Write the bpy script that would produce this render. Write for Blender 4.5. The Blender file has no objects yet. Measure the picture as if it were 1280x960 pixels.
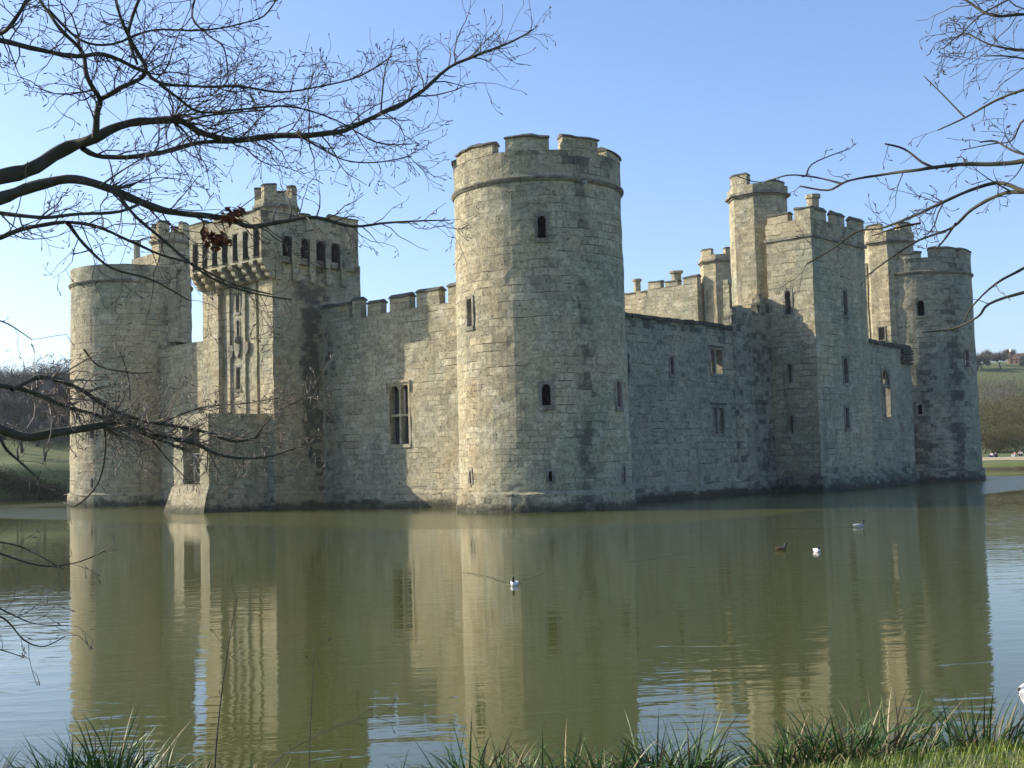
import bpy, math, random
from math import sin, cos, pi, radians as R, sqrt, atan2, tan, exp
from mathutils import Vector as V, noise

# ------------------------------------------------------------------ camera, sky, sun, exposure
SC = bpy.context.scene
COL = SC.collection
F_PX = 1481.78
CAM = V((40.786, -46.915, 2.543)); YAW = 0.7415; PITCH = 0.0643; ROLL = -0.0267
fw = V((-sin(YAW)*cos(PITCH), cos(YAW)*cos(PITCH), sin(PITCH)))
rt0 = V((cos(YAW), sin(YAW), 0)); up0 = rt0.cross(fw)
RT = cos(ROLL)*rt0 + sin(ROLL)*up0
UP = -sin(ROLL)*rt0 + cos(ROLL)*up0
cd = bpy.data.cameras.new('camera'); cam = bpy.data.objects.new('camera', cd); COL.objects.link(cam)
cd.sensor_width = 36; cd.lens = F_PX/1280*36; cd.clip_start = 0.1; cd.clip_end = 5000
from mathutils import Matrix
cam.matrix_world = Matrix(((RT.x, UP.x, -fw.x, CAM.x), (RT.y, UP.y, -fw.y, CAM.y), (RT.z, UP.z, -fw.z, CAM.z), (0, 0, 0, 1)))
SC.camera = cam

SUN_AZ = R(206.3); SUN_EL = R(26)
sdir = V((cos(SUN_AZ)*cos(SUN_EL), sin(SUN_AZ)*cos(SUN_EL), sin(SUN_EL)))
world = bpy.data.worlds.new('World'); SC.world = world; world.use_nodes = True
wn = world.node_tree; bg = wn.nodes['Background']
sky = wn.nodes.new('ShaderNodeTexSky'); sky.sky_type = 'NISHITA'; sky.sun_disc = False
sky.sun_elevation = SUN_EL; sky.sun_rotation = atan2(sdir.x, sdir.y)
sky.air_density = 1.0; sky.dust_density = 1.25; sky.ozone_density = 3.2
tint = wn.nodes.new('ShaderNodeMix'); tint.data_type = 'RGBA'; tint.blend_type = 'MULTIPLY'; tint.inputs[0].default_value = 1
wn.links.new(sky.outputs[0], tint.inputs[6]); tint.inputs[7].default_value = (0.99, 1.0, 1.10, 1)   # the camera's cool white balance
wn.links.new(tint.outputs[2], bg.inputs[0]); bg.inputs[1].default_value = 0.15
sl = bpy.data.lights.new('sun', 'SUN'); sl.energy = 4.6; sl.angle = R(0.53); sl.color = (1.0, 0.90, 0.74)
so = bpy.data.objects.new('sun', sl); COL.objects.link(so); so.rotation_euler = (-sdir).to_track_quat('-Z', 'Y').to_euler()
SC.view_settings.view_transform = 'Standard'; SC.view_settings.look = 'None'
SC.view_settings.exposure = 0.60; SC.view_settings.gamma = 1
SC.render.engine = 'CYCLES'
SC.cycles.max_bounces = 6; SC.cycles.diffuse_bounces = 3; SC.cycles.glossy_bounces = 3

def at(x, y, d):
    """point seen at photo pixel (x, y) at d metres in front of the eye"""
    return CAM + (fw + RT*((x-640)/F_PX) - UP*((y-480)/F_PX))*d

# ------------------------------------------------------------------ materials
def nt(name):
    m = bpy.data.materials.new(name); m.use_nodes = True
    return m, m.node_tree, m.node_tree.nodes, m.node_tree.links, m.node_tree.nodes['Principled BSDF']
class G:
    """small node-graph helper"""
    def __init__(s, name): s.m, s.t, s.n, s.l, s.b = nt(name)
    def new(s, typ, **kw):
        n = s.n.new(typ)
        for k, v in kw.items(): setattr(n, k, v)
        return n
    def link(s, a, b): s.l.new(a, b)
    def put(s, sock, v):
        if hasattr(v, 'is_linked'): s.l.new(v, sock)
        else: sock.default_value = v
    def math(s, op, a, b=0.0, c=0.0, clamp=False):
        n = s.n.new('ShaderNodeMath'); n.operation = op; n.use_clamp = clamp
        s.put(n.inputs[0], a); s.put(n.inputs[1], b)
        if op in ('MULTIPLY_ADD',): s.put(n.inputs[2], c)
        return n.outputs[0]
    def noise(s, vec, scale, detail=3, rough=0.55, dist=0.0):
        n = s.n.new('ShaderNodeTexNoise'); s.put(n.inputs['Vector'], vec); n.inputs['Scale'].default_value = scale
        n.inputs['Detail'].default_value = detail; n.inputs['Roughness'].default_value = rough; n.inputs['Distortion'].default_value = dist
        return n.outputs['Fac']
    def map(s, vec, scale=(1, 1, 1), loc=(0, 0, 0), rot=(0, 0, 0)):
        n = s.n.new('ShaderNodeMapping'); s.put(n.inputs[0], vec); n.inputs['Scale'].default_value = scale
        n.inputs['Location'].default_value = loc; n.inputs['Rotation'].default_value = rot
        return n.outputs[0]
    def ramp(s, fac, lo, hi, a=0.0, b=1.0):
        n = s.n.new('ShaderNodeMapRange'); n.interpolation_type = 'SMOOTHSTEP'; s.put(n.inputs[0], fac)
        n.inputs[1].default_value = lo; n.inputs[2].default_value = hi; n.inputs[3].default_value = a; n.inputs[4].default_value = b
        return n.outputs[0]
    def mix(s, fac, a, b, blend='MIX'):
        n = s.n.new('ShaderNodeMix'); n.data_type = 'RGBA'; n.blend_type = blend
        s.put(n.inputs[0], fac); s.put(n.inputs[6], a if not isinstance(a, tuple) else (*a, 1)[:4]); s.put(n.inputs[7], b if not isinstance(b, tuple) else (*b, 1)[:4])
        return n.outputs[2]
    def bump(s, h, strength, dist, normal=None):
        n = s.n.new('ShaderNodeBump'); n.inputs['Strength'].default_value = strength; n.inputs['Distance'].default_value = dist
        s.put(n.inputs['Height'], h)
        if normal is not None: s.l.new(normal, n.inputs['Normal'])
        return n.outputs[0]

def stone(name, warm=(0.49, 0.418, 0.262), cool=(0.34, 0.337, 0.230), pale=(0.62, 0.562, 0.415), row=0.40, width=0.80, coolbias=0.5, rough_blocks=1.0):
    g = G(name)
    uv = g.new('ShaderNodeTexCoord').outputs['UV']; pos = g.new('ShaderNodeNewGeometry').outputs['Position']
    # slightly wandering courses
    wn_ = g.new('ShaderNodeTexNoise'); wn_.inputs['Scale'].default_value = 1.1; wn_.inputs['Detail'].default_value = 3; g.link(uv, wn_.inputs['Vector'])
    dv = g.new('ShaderNodeVectorMath', operation='MULTIPLY_ADD'); g.link(wn_.outputs['Color'], dv.inputs[0])
    dv.inputs[1].default_value = (0.24, 0.085, 0); g.link(uv, dv.inputs[2]); duv = dv.outputs[0]
    def brick(vec, w, r, ms):
        b = g.new('ShaderNodeTexBrick'); g.link(vec, b.inputs['Vector']); b.offset = 0.5; b.squash = 0.7; b.squash_frequency = 3; b.offset_frequency = 2
        b.inputs['Color1'].default_value = (0, 0, 0, 1); b.inputs['Color2'].default_value = (1, 1, 1, 1); b.inputs['Mortar'].default_value = (0.5, 0.5, 0.5, 1)
        b.inputs['Scale'].default_value = 1; b.inputs['Mortar Size'].default_value = ms; b.inputs['Mortar Smooth'].default_value = 0.35
        b.inputs['Bias'].default_value = 0; b.inputs['Brick Width'].default_value = w; b.inputs['Row Height'].default_value = r
        return b.outputs['Color'], b.outputs['Fac']
    c1, f1 = brick(duv, width, row, 0.018)
    c2, f2 = brick(g.map(duv, loc=(3.3, 0.11, 0)), width*0.72, row*0.74, 0.018)
    sel = g.ramp(g.noise(uv, 0.16, 2), 0.46, 0.54)
    bc = g.mix(sel, c1, c2)
    bf = g.math('ADD', g.math('MULTIPLY', f1, g.math('SUBTRACT', 1, sel)), g.math('MULTIPLY', f2, sel))
    big = g.noise(pos, 0.22, 4, 0.6); mid = g.noise(pos, 0.9, 5, 0.62, 0.6); fine = g.noise(pos, 7, 5, 0.65); grit = g.noise(pos, 28, 3, 0.6)
    streak = g.noise(g.map(uv, (1.3, 0.10, 1)), 1.0, 4, 0.6)
    base = g.mix(g.ramp(big, 0.36 - 0.12*(coolbias-0.5), 0.66 - 0.2*(coolbias-0.5)), warm, cool)
    base = g.mix(g.math('MULTIPLY', g.ramp(mid, 0.5, 0.72), 0.75), base, pale)
    base = g.mix(g.math('MULTIPLY', g.ramp(g.noise(g.map(pos, loc=(9, 4, 2)), 0.7, 4, 0.65), 0.56, 0.74), 0.45), base, (0.36, 0.25, 0.12))
    base = g.mix(g.math('MULTIPLY', g.ramp(streak, 0.54, 0.76), 0.6), base, (0.13, 0.14, 0.115))
    # block to block variation
    bw = g.math('MULTIPLY_ADD', bc, 0.60, 0.74)
    base = g.mix(0.8, base, g.new('ShaderNodeCombineColor').outputs[0] if False else bw, 'MULTIPLY')
    base = g.mix(g.math('MULTIPLY', g.ramp(fine, 0.35, 0.7), 0.18), base, (0.17, 0.16, 0.13))
    # pocks and lichen spots
    vor = g.new('ShaderNodeTexVoronoi'); vor.inputs['Scale'].default_value = 2.6; g.link(duv, vor.inputs['Vector'])
    pock = g.math('MULTIPLY', g.ramp(vor.outputs['Distance'], 0.20, 0.10), g.ramp(g.noise(pos, 1.7, 2), 0.5, 0.6))
    base = g.mix(g.math('MULTIPLY', pock, 0.6), base, (0.08, 0.075, 0.06))
    # open joints: deep in places, nearly closed elsewhere
    jn = g.ramp(g.noise(uv, 0.55, 4, 0.65), 0.44, 0.66, 0.10, 1.0)
    # upright joints are mostly closed, bed joints stay open
    bed = g.math('SUBTRACT', 1.0, g.math('MULTIPLY', g.ramp(g.noise(uv, 1.4, 2), 0.40, 0.55), 0.55)); jn = g.math('MULTIPLY', jn, bed)
    joint = g.math('MULTIPLY', bf, jn)
    base = g.mix(g.math('MULTIPLY', joint, 0.80), base, (0.07, 0.06, 0.045))
    # open bed joints: long dark lines every course, broken by noise
    sv = g.new('ShaderNodeSeparateXYZ'); g.link(duv, sv.inputs[0])
    fr = g.math('FRACT', g.math('DIVIDE', sv.outputs[1], row)); fr = g.math('ABSOLUTE', g.math('SUBTRACT', fr, 0.5))
    bedl = g.math('MULTIPLY', g.ramp(fr, 0.44, 0.495), g.ramp(g.noise(g.map(uv, (0.55, 1.6, 1)), 1.0, 4, 0.65), 0.50, 0.60))
    bedl = g.math('MULTIPLY', bedl, g.math('SUBTRACT', 1, sel))
    base = g.mix(g.math('MULTIPLY', bedl, 0.85), base, (0.05, 0.042, 0.03))
    # pitted, weathered face
    pit = g.ramp(g.noise(pos, 5.5, 6, 0.75, 0.5), 0.50, 0.66)
    base = g.mix(g.math('MULTIPLY', pit, 0.20), base, (0.11, 0.10, 0.075))
    hil = g.ramp(g.noise(g.map(pos, loc=(3, 7, 5)), 9, 5, 0.7), 0.56, 0.70)
    base = g.mix(g.math('MULTIPLY', hil, 0.22), base, pale)
    # stains carried by the mesh (water run-off, algae, wet foot of the walls)
    at_ = g.new('ShaderNodeAttribute', attribute_name='stain')
    sm = g.math('ADD', at_.outputs['Fac'], g.math('MULTIPLY', g.math('SUBTRACT', g.noise(pos, 1.6, 5, 0.7), 0.5), 1.3)); sm = g.math('ADD', sm, g.math('MULTIPLY', g.math('SUBTRACT', bc, 0.5), 0.95))
    sm = g.math('MULTIPLY', g.ramp(sm, 0.25, 1.0), g.ramp(at_.outputs['Fac'], 0.02, 0.35))
    base = g.mix(g.math('MULTIPLY', sm, 0.84), base, (0.060, 0.066, 0.052))
    # white lime bloom just over the water
    z = g.new('ShaderNodeSeparateXYZ'); g.link(pos, z.inputs[0])
    wl = g.math('MULTIPLY', g.ramp(z.outputs[2], 1.05, 0.75), g.ramp(g.noise(pos, 2.2, 5, 0.7), 0.60, 0.74))
    base = g.mix(g.math('MULTIPLY', wl, 0.6), base, (0.5, 0.5, 0.48))
    wet = g.ramp(g.math('ADD', z.outputs[2], g.math('MULTIPLY', g.math('SUBTRACT', g.noise(pos, 1.4, 4, 0.7), 0.5), -0.9)), 0.50, 0.18)
    base = g.mix(g.math('MULTIPLY', wet, 0.75), base, (0.045, 0.045, 0.03))
    g.link(base, g.b.inputs['Base Color']); g.b.inputs['Roughness'].default_value = 0.92
    g.b.inputs['Specular IOR Level'].default_value = 0.2
    h = g.math('ADD', g.math('MULTIPLY', joint, -1.0*rough_blocks), g.math('MULTIPLY', bc, 0.5*rough_blocks))
    h = g.math('ADD', h, g.math('MULTIPLY', fine, 0.9)); h = g.math('ADD', h, g.math('MULTIPLY', pock, -0.8)); h = g.math('ADD', h, g.math('MULTIPLY', grit, 0.35))
    h = g.math('ADD', h, g.math('MULTIPLY', mid, 0.9)); h = g.math('ADD', h, g.math('MULTIPLY', bedl, -1.0)); h = g.math('ADD', h, g.math('MULTIPLY', pit, -0.6))
    g.link(g.bump(h, 1.0, 0.05), g.b.inputs['Normal'])
    return g.m

def simple(name, col, rough=0.9, var=0.3, scale=3.0, bump=0.0, col2=None, spec=0.3):
    g = G(name); pos = g.new('ShaderNodeNewGeometry').outputs['Position']
    n = g.noise(pos, scale, 4, 0.6)
    c2 = col2 or tuple(c*(1-var) for c in col)
    g.link(g.mix(g.ramp(n, 0.35, 0.65), col, c2), g.b.inputs['Base Color'])
    g.b.inputs['Roughness'].default_value = rough; g.b.inputs['Specular IOR Level'].default_value = spec
    if bump: g.link(g.bump(n, 1.0, bump), g.b.inputs['Normal'])
    return g.m

M = {}
M['tower'] = stone('weathered_ashlar', coolbias=0.5)
M['wall'] = stone('coursed_wall_stone', row=0.40, width=0.78, coolbias=0.55)
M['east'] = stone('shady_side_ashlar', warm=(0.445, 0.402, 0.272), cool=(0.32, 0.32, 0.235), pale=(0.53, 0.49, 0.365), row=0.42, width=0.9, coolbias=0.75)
M['trim'] = stone('carved_trim_stone', warm=(0.30, 0.27, 0.20), cool=(0.2, 0.2, 0.165), row=0.9, width=0.9, rough_blocks=0.3)
M['coping'] = stone('lichened_coping_slot_shade', warm=(0.14, 0.13, 0.10), cool=(0.09, 0.095, 0.075), pale=(0.2, 0.19, 0.15), row=0.9, width=0.7, rough_blocks=0.4)
M['void'] = simple('dark_interior', (0.012, 0.011, 0.010), 1.0, 0.2)
M['glass'] = simple('old_window_glass', (0.055, 0.06, 0.06), 0.25, 0.3, 2.0, spec=0.5)
M['bark'] = simple('bark', (0.065, 0.055, 0.045), 0.9, 0.5, 14, 0.004, col2=(0.030, 0.027, 0.020))
M['bark_moss'] = simple('mossy_bark', (0.070, 0.060, 0.048), 0.9, 0.5, 9, 0.006, col2=(0.045, 0.046, 0.024))
M['twig'] = simple('twig', (0.10, 0.086, 0.075), 0.75, 0.5, 10, col2=(0.05, 0.042, 0.035))
M['twig_lit'] = simple('sunlit_twig', (0.26, 0.20, 0.155), 0.7, 0.5, 10, col2=(0.12, 0.09, 0.06))  # sunlight on the low tree's twigs, put into a lighter colour
M['deadleaf'] = simple('dead_leaf', (0.16, 0.055, 0.025), 0.8, 0.5, 20)

# ------------------------------------------------------------------ mesh builder
class MB:
    def __init__(s): s.v = []; s.f = []; s.uv = []; s.st = []; s.mi = []
    def face(s, pts, uvs=None, stain=0.0, mi=0):
        i = len(s.v); pts = [V(p) for p in pts]
        if uvs is None:
            n = (pts[1]-pts[0]).cross(pts[2]-pts[0])
            if n.length < 1e-9 and len(pts) > 3: n = (pts[2]-pts[0]).cross(pts[3]-pts[0])
            if n.length > 0: n.normalize()
            if abs(n.z) > 0.7: uvs = [(p.x, p.y) for p in pts]
            else:
                t = V((-n.y, n.x, 0)).normalized(); uvs = [(p.dot(t), p.z) for p in pts]
        s.v += pts; s.f.append(list(range(i, i+len(pts)))); s.uv += list(uvs)
        s.st += [stain(p) if callable(stain) else stain for p in pts]; s.mi.append(mi)
    def box(s, x0, x1, y0, y1, z0, z1, stain=0.0, step=None, skip='', mi=0):
        def rng(a, b):
            n = max(1, int(round((b-a)/step))) if step else 1
            return [a+(b-a)*i/n for i in range(n+1)]
        X, Y, Z = rng(x0, x1), rng(y0, y1), rng(z0, z1)
        for i in range(len(X)-1):
            for k in range(len(Z)-1):
                a, b, c, d = X[i], X[i+1], Z[k], Z[k+1]
                if 's' not in skip: s.face([(a, y0, c), (b, y0, c), (b, y0, d), (a, y0, d)], None, stain, mi)
                if 'n' not in skip: s.face([(b, y1, c), (a, y1, c), (a, y1, d), (b, y1, d)], None, stain, mi)
            for j in range(len(Y)-1):
                a, b, c, d = X[i], X[i+1], Y[j], Y[j+1]
                if 't' not in skip: s.face([(a, c, z1), (b, c, z1), (b, d, z1), (a, d, z1)], None, stain, mi)
                if 'b' not in skip: s.face([(a, d, z0), (b, d, z0), (b, c, z0), (a, c, z0)], None, stain, mi)
        for j in range(len(Y)-1):
            for k in range(len(Z)-1):
                a, b, c, d = Y[j], Y[j+1], Z[k], Z[k+1]
                if 'e' not in skip: s.face([(x1, a, c), (x1, b, c), (x1, b, d), (x1, a, d)], None, stain, mi)
                if 'w' not in skip: s.face([(x0, b, c), (x0, a, c), (x0, a, d), (x0, b, d)], None, stain, mi)
    def prism(s, poly, z0, z1, stain=0.0, step=None, cap=True, u0=0.0, mi=0):
        """poly counter-clockwise from above; poly2 may taper with z1"""
        nz = max(1, int((z1-z0)/step)) if step else 1
        u = u0; n = len(poly)
        for i in range(n):
            a, b = V((*poly[i], 0)), V((*poly[(i+1) % n], 0)); L = (b-a).length
            nu = max(1, int(L/step)) if step else 1
            for q in range(nu):
                pa, pb = a.lerp(b, q/nu), a.lerp(b, (q+1)/nu)
                for k in range(nz):
                    za, zb = z0+(z1-z0)*k/nz, z0+(z1-z0)*(k+1)/nz
                    s.face([(pa.x, pa.y, za), (pb.x, pb.y, za), (pb.x, pb.y, zb), (pa.x, pa.y, zb)],
                           [(u+L*q/nu, za), (u+L*(q+1)/nu, za), (u+L*(q+1)/nu, zb), (u+L*q/nu, zb)], stain, mi)
            u += L
        if cap:
            s.face([(p[0], p[1], z1) for p in poly], [(p[0], p[1]) for p in poly], stain, mi)
    def tube(s, pts, rad, sides=6, mi=0, cap=True):
        """pts list of V, rad list; smooth shared rings"""
        base = len(s.v); n = len(pts); prev = None; acc = 0
        for i, p in enumerate(pts):
            if i == 0: t = pts[1]-pts[0]
            elif i == n-1: t = pts[-1]-pts[-2]
            else: t = pts[i+1]-pts[i-1]
            if t.length < 1e-9: t = V((0, 0, 1))
            t.normalize()
            if prev is None:
                a = t.cross(V((0, 0, 1)));
                if a.length < 0.1: a = t.cross(V((1, 0, 0)))
            else: a = prev - t*prev.dot(t)
            if a.length < 1e-6: a = t.orthogonal()
            a.normalize(); prev = a; b = t.cross(a)
            if i: acc += (p-pts[i-1]).length
            for k in range(sides):
                th = 2*pi*k/sides; s.v.append(p+(a*cos(th)+b*sin(th))*rad[i]); s.st.append(0.0)
        for i in range(n-1):
            for k in range(sides):
                k2 = (k+1) % sides
                s.f.append([base+i*sides+k, base+i*sides+k2, base+(i+1)*sides+k2, base+(i+1)*sides+k])
                s.uv += [(0, 0)]*4; s.mi.append(mi)
        if cap:
            s.f.append([base+(n-1)*sides+k for k in range(sides)]); s.uv += [(0, 0)]*sides; s.mi.append(mi)
    def lathe(s, prof, c=(0, 0), seg=24, mi=0, a0=0.0):
        base = len(s.v); n = len(prof)
        for (r, z) in prof:
            for k in range(seg):
                th = a0+2*pi*k/seg; s.v.append(V((c[0]+r*cos(th), c[1]+r*sin(th), z))); s.st.append(0.0)
        for i in range(n-1):
            for k in range(seg):
                k2 = (k+1) % seg
                s.f.append([base+i*seg+k, base+i*seg+k2, base+(i+1)*seg+k2, base+(i+1)*seg+k])
                rr = prof[i][0]; u0, u1 = rr*2*pi*k/seg, rr*2*pi*(k+1)/seg
                s.uv += [(u0, prof[i][1]), (u1, prof[i][1]), (u1, prof[i+1][1]), (u0, prof[i+1][1])]; s.mi.append(mi)
        s.f.append([base+(n-1)*seg+k for k in range(seg)]); s.uv += [(0, 0)]*seg; s.mi.append(mi)
    def build(s, name, mats, parent=None, rough=0.0, smooth=False, loc=None):
        if rough:
            s.v = [p + noise.noise_vector(p*0.9)*rough + noise.noise_vector(p*3.1)*rough*0.5 for p in s.v]
        me = bpy.data.meshes.new(name); me.from_pydata([tuple(p) for p in s.v], [], s.f)
        if any(x != (0, 0) for x in s.uv):
            uvl = me.uv_layers.new(name='UVMap'); flat = [c for uv in s.uv for c in uv]; uvl.data.foreach_set('uv', flat)
        if any(s.st):
            a = me.attributes.new('stain', 'FLOAT', 'POINT'); a.data.foreach_set('value', s.st)
        for m in (mats if isinstance(mats, (list, tuple)) else [mats]): me.materials.append(m)
        me.polygons.foreach_set('material_index', s.mi)
        if smooth: me.polygons.foreach_set('use_smooth', [True]*len(me.polygons))
        me.update()
        o = bpy.data.objects.new(name, me); COL.objects.link(o)
        if parent: o.parent = parent
        if loc: o.location = loc
        return o
def tag(o, label=None, cat=None, group=None, kind=None):
    if label: o['label'] = label
    if cat: o['category'] = cat
    if group: o['group'] = group
    if kind: o['kind'] = kind
    return o
def empty(name, loc=(0, 0, 0)):
    o = bpy.data.objects.new(name, None); COL.objects.link(o); o.location = loc; o.empty_display_size = 0.3; return o

RGH = 0.048
def foot(p, extra=0.0): return max(0.0, min(1.0, (1.0 if p.x > 0.3 and p.y > 2 else 0.72) - p.z*0.42)) if p.z < 1.7 else 0.0
def sm(a, b, x):
    if a == b: return float(x > a)
    t = max(0.0, min(1.0, (x-a)/(b-a))); return t*t*(3-2*t)
def band(x, a, b, soft): return sm(a-soft, a+soft, x)*(1-sm(b-soft, b+soft, x))

def lines(a, b, step, cuts):
    L = [a, b]+[c for c in cuts if a < c < b]; L = sorted(set(round(x, 4) for x in L)); out = []
    for i in range(len(L)-1):
        n = max(1, int(round((L[i+1]-L[i])/step))); out += [L[i]+(L[i+1]-L[i])*k/n for k in range(n)]
    return out+[L[-1]]
def panel(mb, surf, u0, u1, v0, v1, holes=(), step=0.5, stain=0.0, uoff=0.0, uscale=1.0, top=None):
    """surf(u, v) -> point; holes (ua, ub, va, vb); top(u) optional ragged top height"""
    us = lines(u0, u1, step/uscale, [h[0] for h in holes]+[h[1] for h in holes])
    vs = lines(v0, v1, step, [h[2] for h in holes]+[h[3] for h in holes])
    for i in range(len(us)-1):
        for k in range(len(vs)-1):
            a, b, c, d = us[i], us[i+1], vs[k], vs[k+1]; um, vm = (a+b)/2, (c+d)/2
            if any(h[0] < um < h[1] and h[2] < vm < h[3] for h in holes): continue
            if top:
                ta, tb = top(a), top(b)
                if c >= max(ta, tb): continue
                P = [(a, min(c, ta)), (b, min(c, tb)), (b, min(d, tb) if k < len(vs)-2 else tb), (a, min(d, ta) if k < len(vs)-2 else ta)]
            else: P = [(a, c), (b, c), (b, d), (a, d)]
            mb.face([surf(*q) for q in P], [(uoff+q[0]*uscale, q[1]) for q in P], stain)

# ------------------------------------------------------------------ windows: stone surround, reveals and whatever is behind
def window(parent, O, T, N, w, z0, z1, style='slit', depth=0.7, through=False, mat='trim', name='window', border=0.14, proud=0.03, backmat='void', label=None):
    """O point on the wall face (z ignored), T tangent (to the right seen from outside), N outward normal"""
    mb = MB(); T = V(T).normalized(); N = V(N).normalized(); O = V(O); h = w/2
    def P(u, z, d): return V((O.x+T.x*u+N.x*d, O.y+T.y*u+N.y*d, z))
    def fbox(u0, u1, za, zb, d0, d1, st=0.0):
        a = [P(u0, za, d1), P(u1, za, d1), P(u1, zb, d1), P(u0, zb, d1)]; b = [P(u0, za, d0), P(u1, za, d0), P(u1, zb, d0), P(u0, zb, d0)]
        mb.face(a, None, st); mb.face([b[1], b[0], b[3], b[2]], None, st); mb.face([b[0], b[1], a[1], a[0]], None, st); mb.face([a[3], a[2], b[2], b[3]], None, st)
        mb.face([b[0], a[0], a[3], b[3]], None, st); mb.face([a[1], b[1], b[2], a[2]], None, st)
    bd = border
    fbox(-h-bd, -h, z0-bd*0.3, z1+bd, -depth, proud); fbox(h, h+bd, z0-bd*0.3, z1+bd, -depth, proud)
    fbox(-h, h, z1, z1+bd, -depth, proud)
    fbox(-h-(bd if style != 'slit' else 0), h+(bd if style != 'slit' else 0), z0-bd*1.3, z0, -depth, proud+(0.05 if style not in ('slit', 'loop') else -0.004))
    def arch(u0, u1, zt, hh, d0, d1):
        um = (u0+u1)/2
        for sgn, ue in ((1, u0), (-1, u1)):
            pts = []
            for k in range(6):
                t = k/5; pts.append((ue+(um-ue)*(1-cos(t*pi/2)), zt-hh+hh*sin(t*pi/2)))
            for k in range(5):
                (a, za), (b, zb) = pts[k], pts[k+1]
                q = [(a, za), (b, zb), (b, zt+0.01), (a, zt+0.01)]
                if sgn < 0: q = [q[1], q[0], q[3], q[2]]
                mb.face([P(u, z, d1) for u, z in q]); mb.face([P(u, z, d0) for u, z in reversed(q)])
                mb.face([P(q[0][0], q[0][1], d0), P(q[1][0], q[1][1], d0), P(q[1][0], q[1][1], d1), P(q[0][0], q[0][1], d1)])
    if style in ('lancet', 'double'):
        if style == 'lancet': arch(-h, h, z1, w*0.75, -0.25, -0.02)
        else:
            m = 0.05+w*0.03
            fbox(-m, m, z0, z1, -0.28, -0.06)
            arch(-h, -m, z1, (h-m)*0.8, -0.28, -0.06); arch(m, h, z1, (h-m)*0.8, -0.28, -0.06)
    if style == 'transom':
        m = 0.075
        fbox(-m, m, z0, z1, -0.30, -0.08); zt = z0+(z1-z0)*0.49
        fbox(-h, -m, zt-0.07, zt+0.07, -0.30, -0.08); fbox(m, h, zt-0.07, zt+0.07, -0.30, -0.08)
        arch(-h, -m, z1, 0.42, -0.30, -0.08); arch(m, h, z1, 0.42, -0.30, -0.08)
        fbox(-h-0.22, h+0.22, z1+bd, z1+bd+0.10, -0.1, proud+0.09); 
        fbox(-h-0.22, -h-0.14, z1-0.4, z1+bd, -0.1, proud+0.07); fbox(h+0.14, h+0.22, z1-0.4, z1+bd, -0.1, proud+0.07)
    if not through:
        mb.face([P(-h, z0, -depth+0.05), P(h, z0, -depth+0.05), P(h, z1, -depth+0.05), P(-h, z1, -depth+0.05)], None, 0, 1)
    o = mb.build(name, [M[mat], M[backmat]], parent, rough=RGH*0.5)
    if label: o['label'] = label
    return o

# ------------------------------------------------------------------ battlements
def curved_merlon(parent, c, ro, ri, t0, t1, z0, z1, mat='tower', cope=0.20, wear=0.0):
    body = MB(); n = max(2, int(abs(t1-t0)/5)); T = [R(t0+(t1-t0)*i/n) for i in range(n+1)]
    rnd = random.Random(int(t0*10)+int(z1*7))
    zt = [z1-cope+rnd.uniform(-wear, 0) for _ in T]
    def p(r, t, z): return V((c[0]+r*cos(t), c[1]+r*sin(t), z))
    zm = (z0+z1)/2
    for i in range(n):
        a, b = T[i], T[i+1]
        for (za0, za1, zb0, zb1) in ((z0, z0, zm, zm), (zm, zm, zt[i], zt[i+1])):
            body.face([p(ro, a, za0), p(ro, b, za1), p(ro, b, zb1), p(ro, a, zb0)], [(a*ro, za0), (b*ro, za1), (b*ro, zb1), (a*ro, zb0)])
            body.face([p(ri, b, za1), p(ri, a, za0), p(ri, a, zb0), p(ri, b, zb1)], [(b*ri, za1), (a*ri, za0), (a*ri, zb0), (b*ri, zb1)])
        body.face([p(ro, a, zt[i]), p(ro, b, zt[i+1]), p(ri, b, zt[i+1]), p(ri, a, zt[i])])
    for t, z, fl in ((T[0], zt[0], 1), (T[-1], zt[-1], -1)):
        q = [p(ri, t, z0), p(ro, t, z0), p(ro, t, z), p(ri, t, z)]
        body.face(q if fl > 0 else q[::-1])
    o = body.build('merlon', M[mat], parent, rough=RGH)
    cp = MB(); prof = [(ri-0.07, 0.0), (ro+0.09, 0.0), (ro+0.10, 0.06), (ro-0.10, cope*0.8), ((ro+ri)/2, cope+0.03), (ri+0.12, cope*0.85), (ri-0.08, 0.06)]
    ext = 0.05/ro; TT = [T[0]-ext*(1 if t1 > t0 else -1)]+T[1:-1]+[T[-1]+ext*(1 if t1 > t0 else -1)]
    m = len(prof)
    for i in range(n):
        for k in range(m):
            (r0, h0), (r1, h1) = prof[k], prof[(k+1) % m]; a, b = TT[i], TT[i+1]
            cp.face([p(r0, a, zt[i]+h0), p(r0, b, zt[i+1]+h0), p(r1, b, zt[i+1]+h1), p(r1, a, zt[i]+h1)], [(a*ro, h0+r0), (b*ro, h0+r0), (b*ro, h1+r1), (a*ro, h1+r1)])
    cp.face([p(r, TT[0], zt[0]+h) for r, h in prof][::-1]); cp.face([p(r, TT[-1], zt[-1]+h) for r, h in prof])
    return o, cp.build('coping', M['coping'], None, rough=RGH*0.8)

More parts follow.
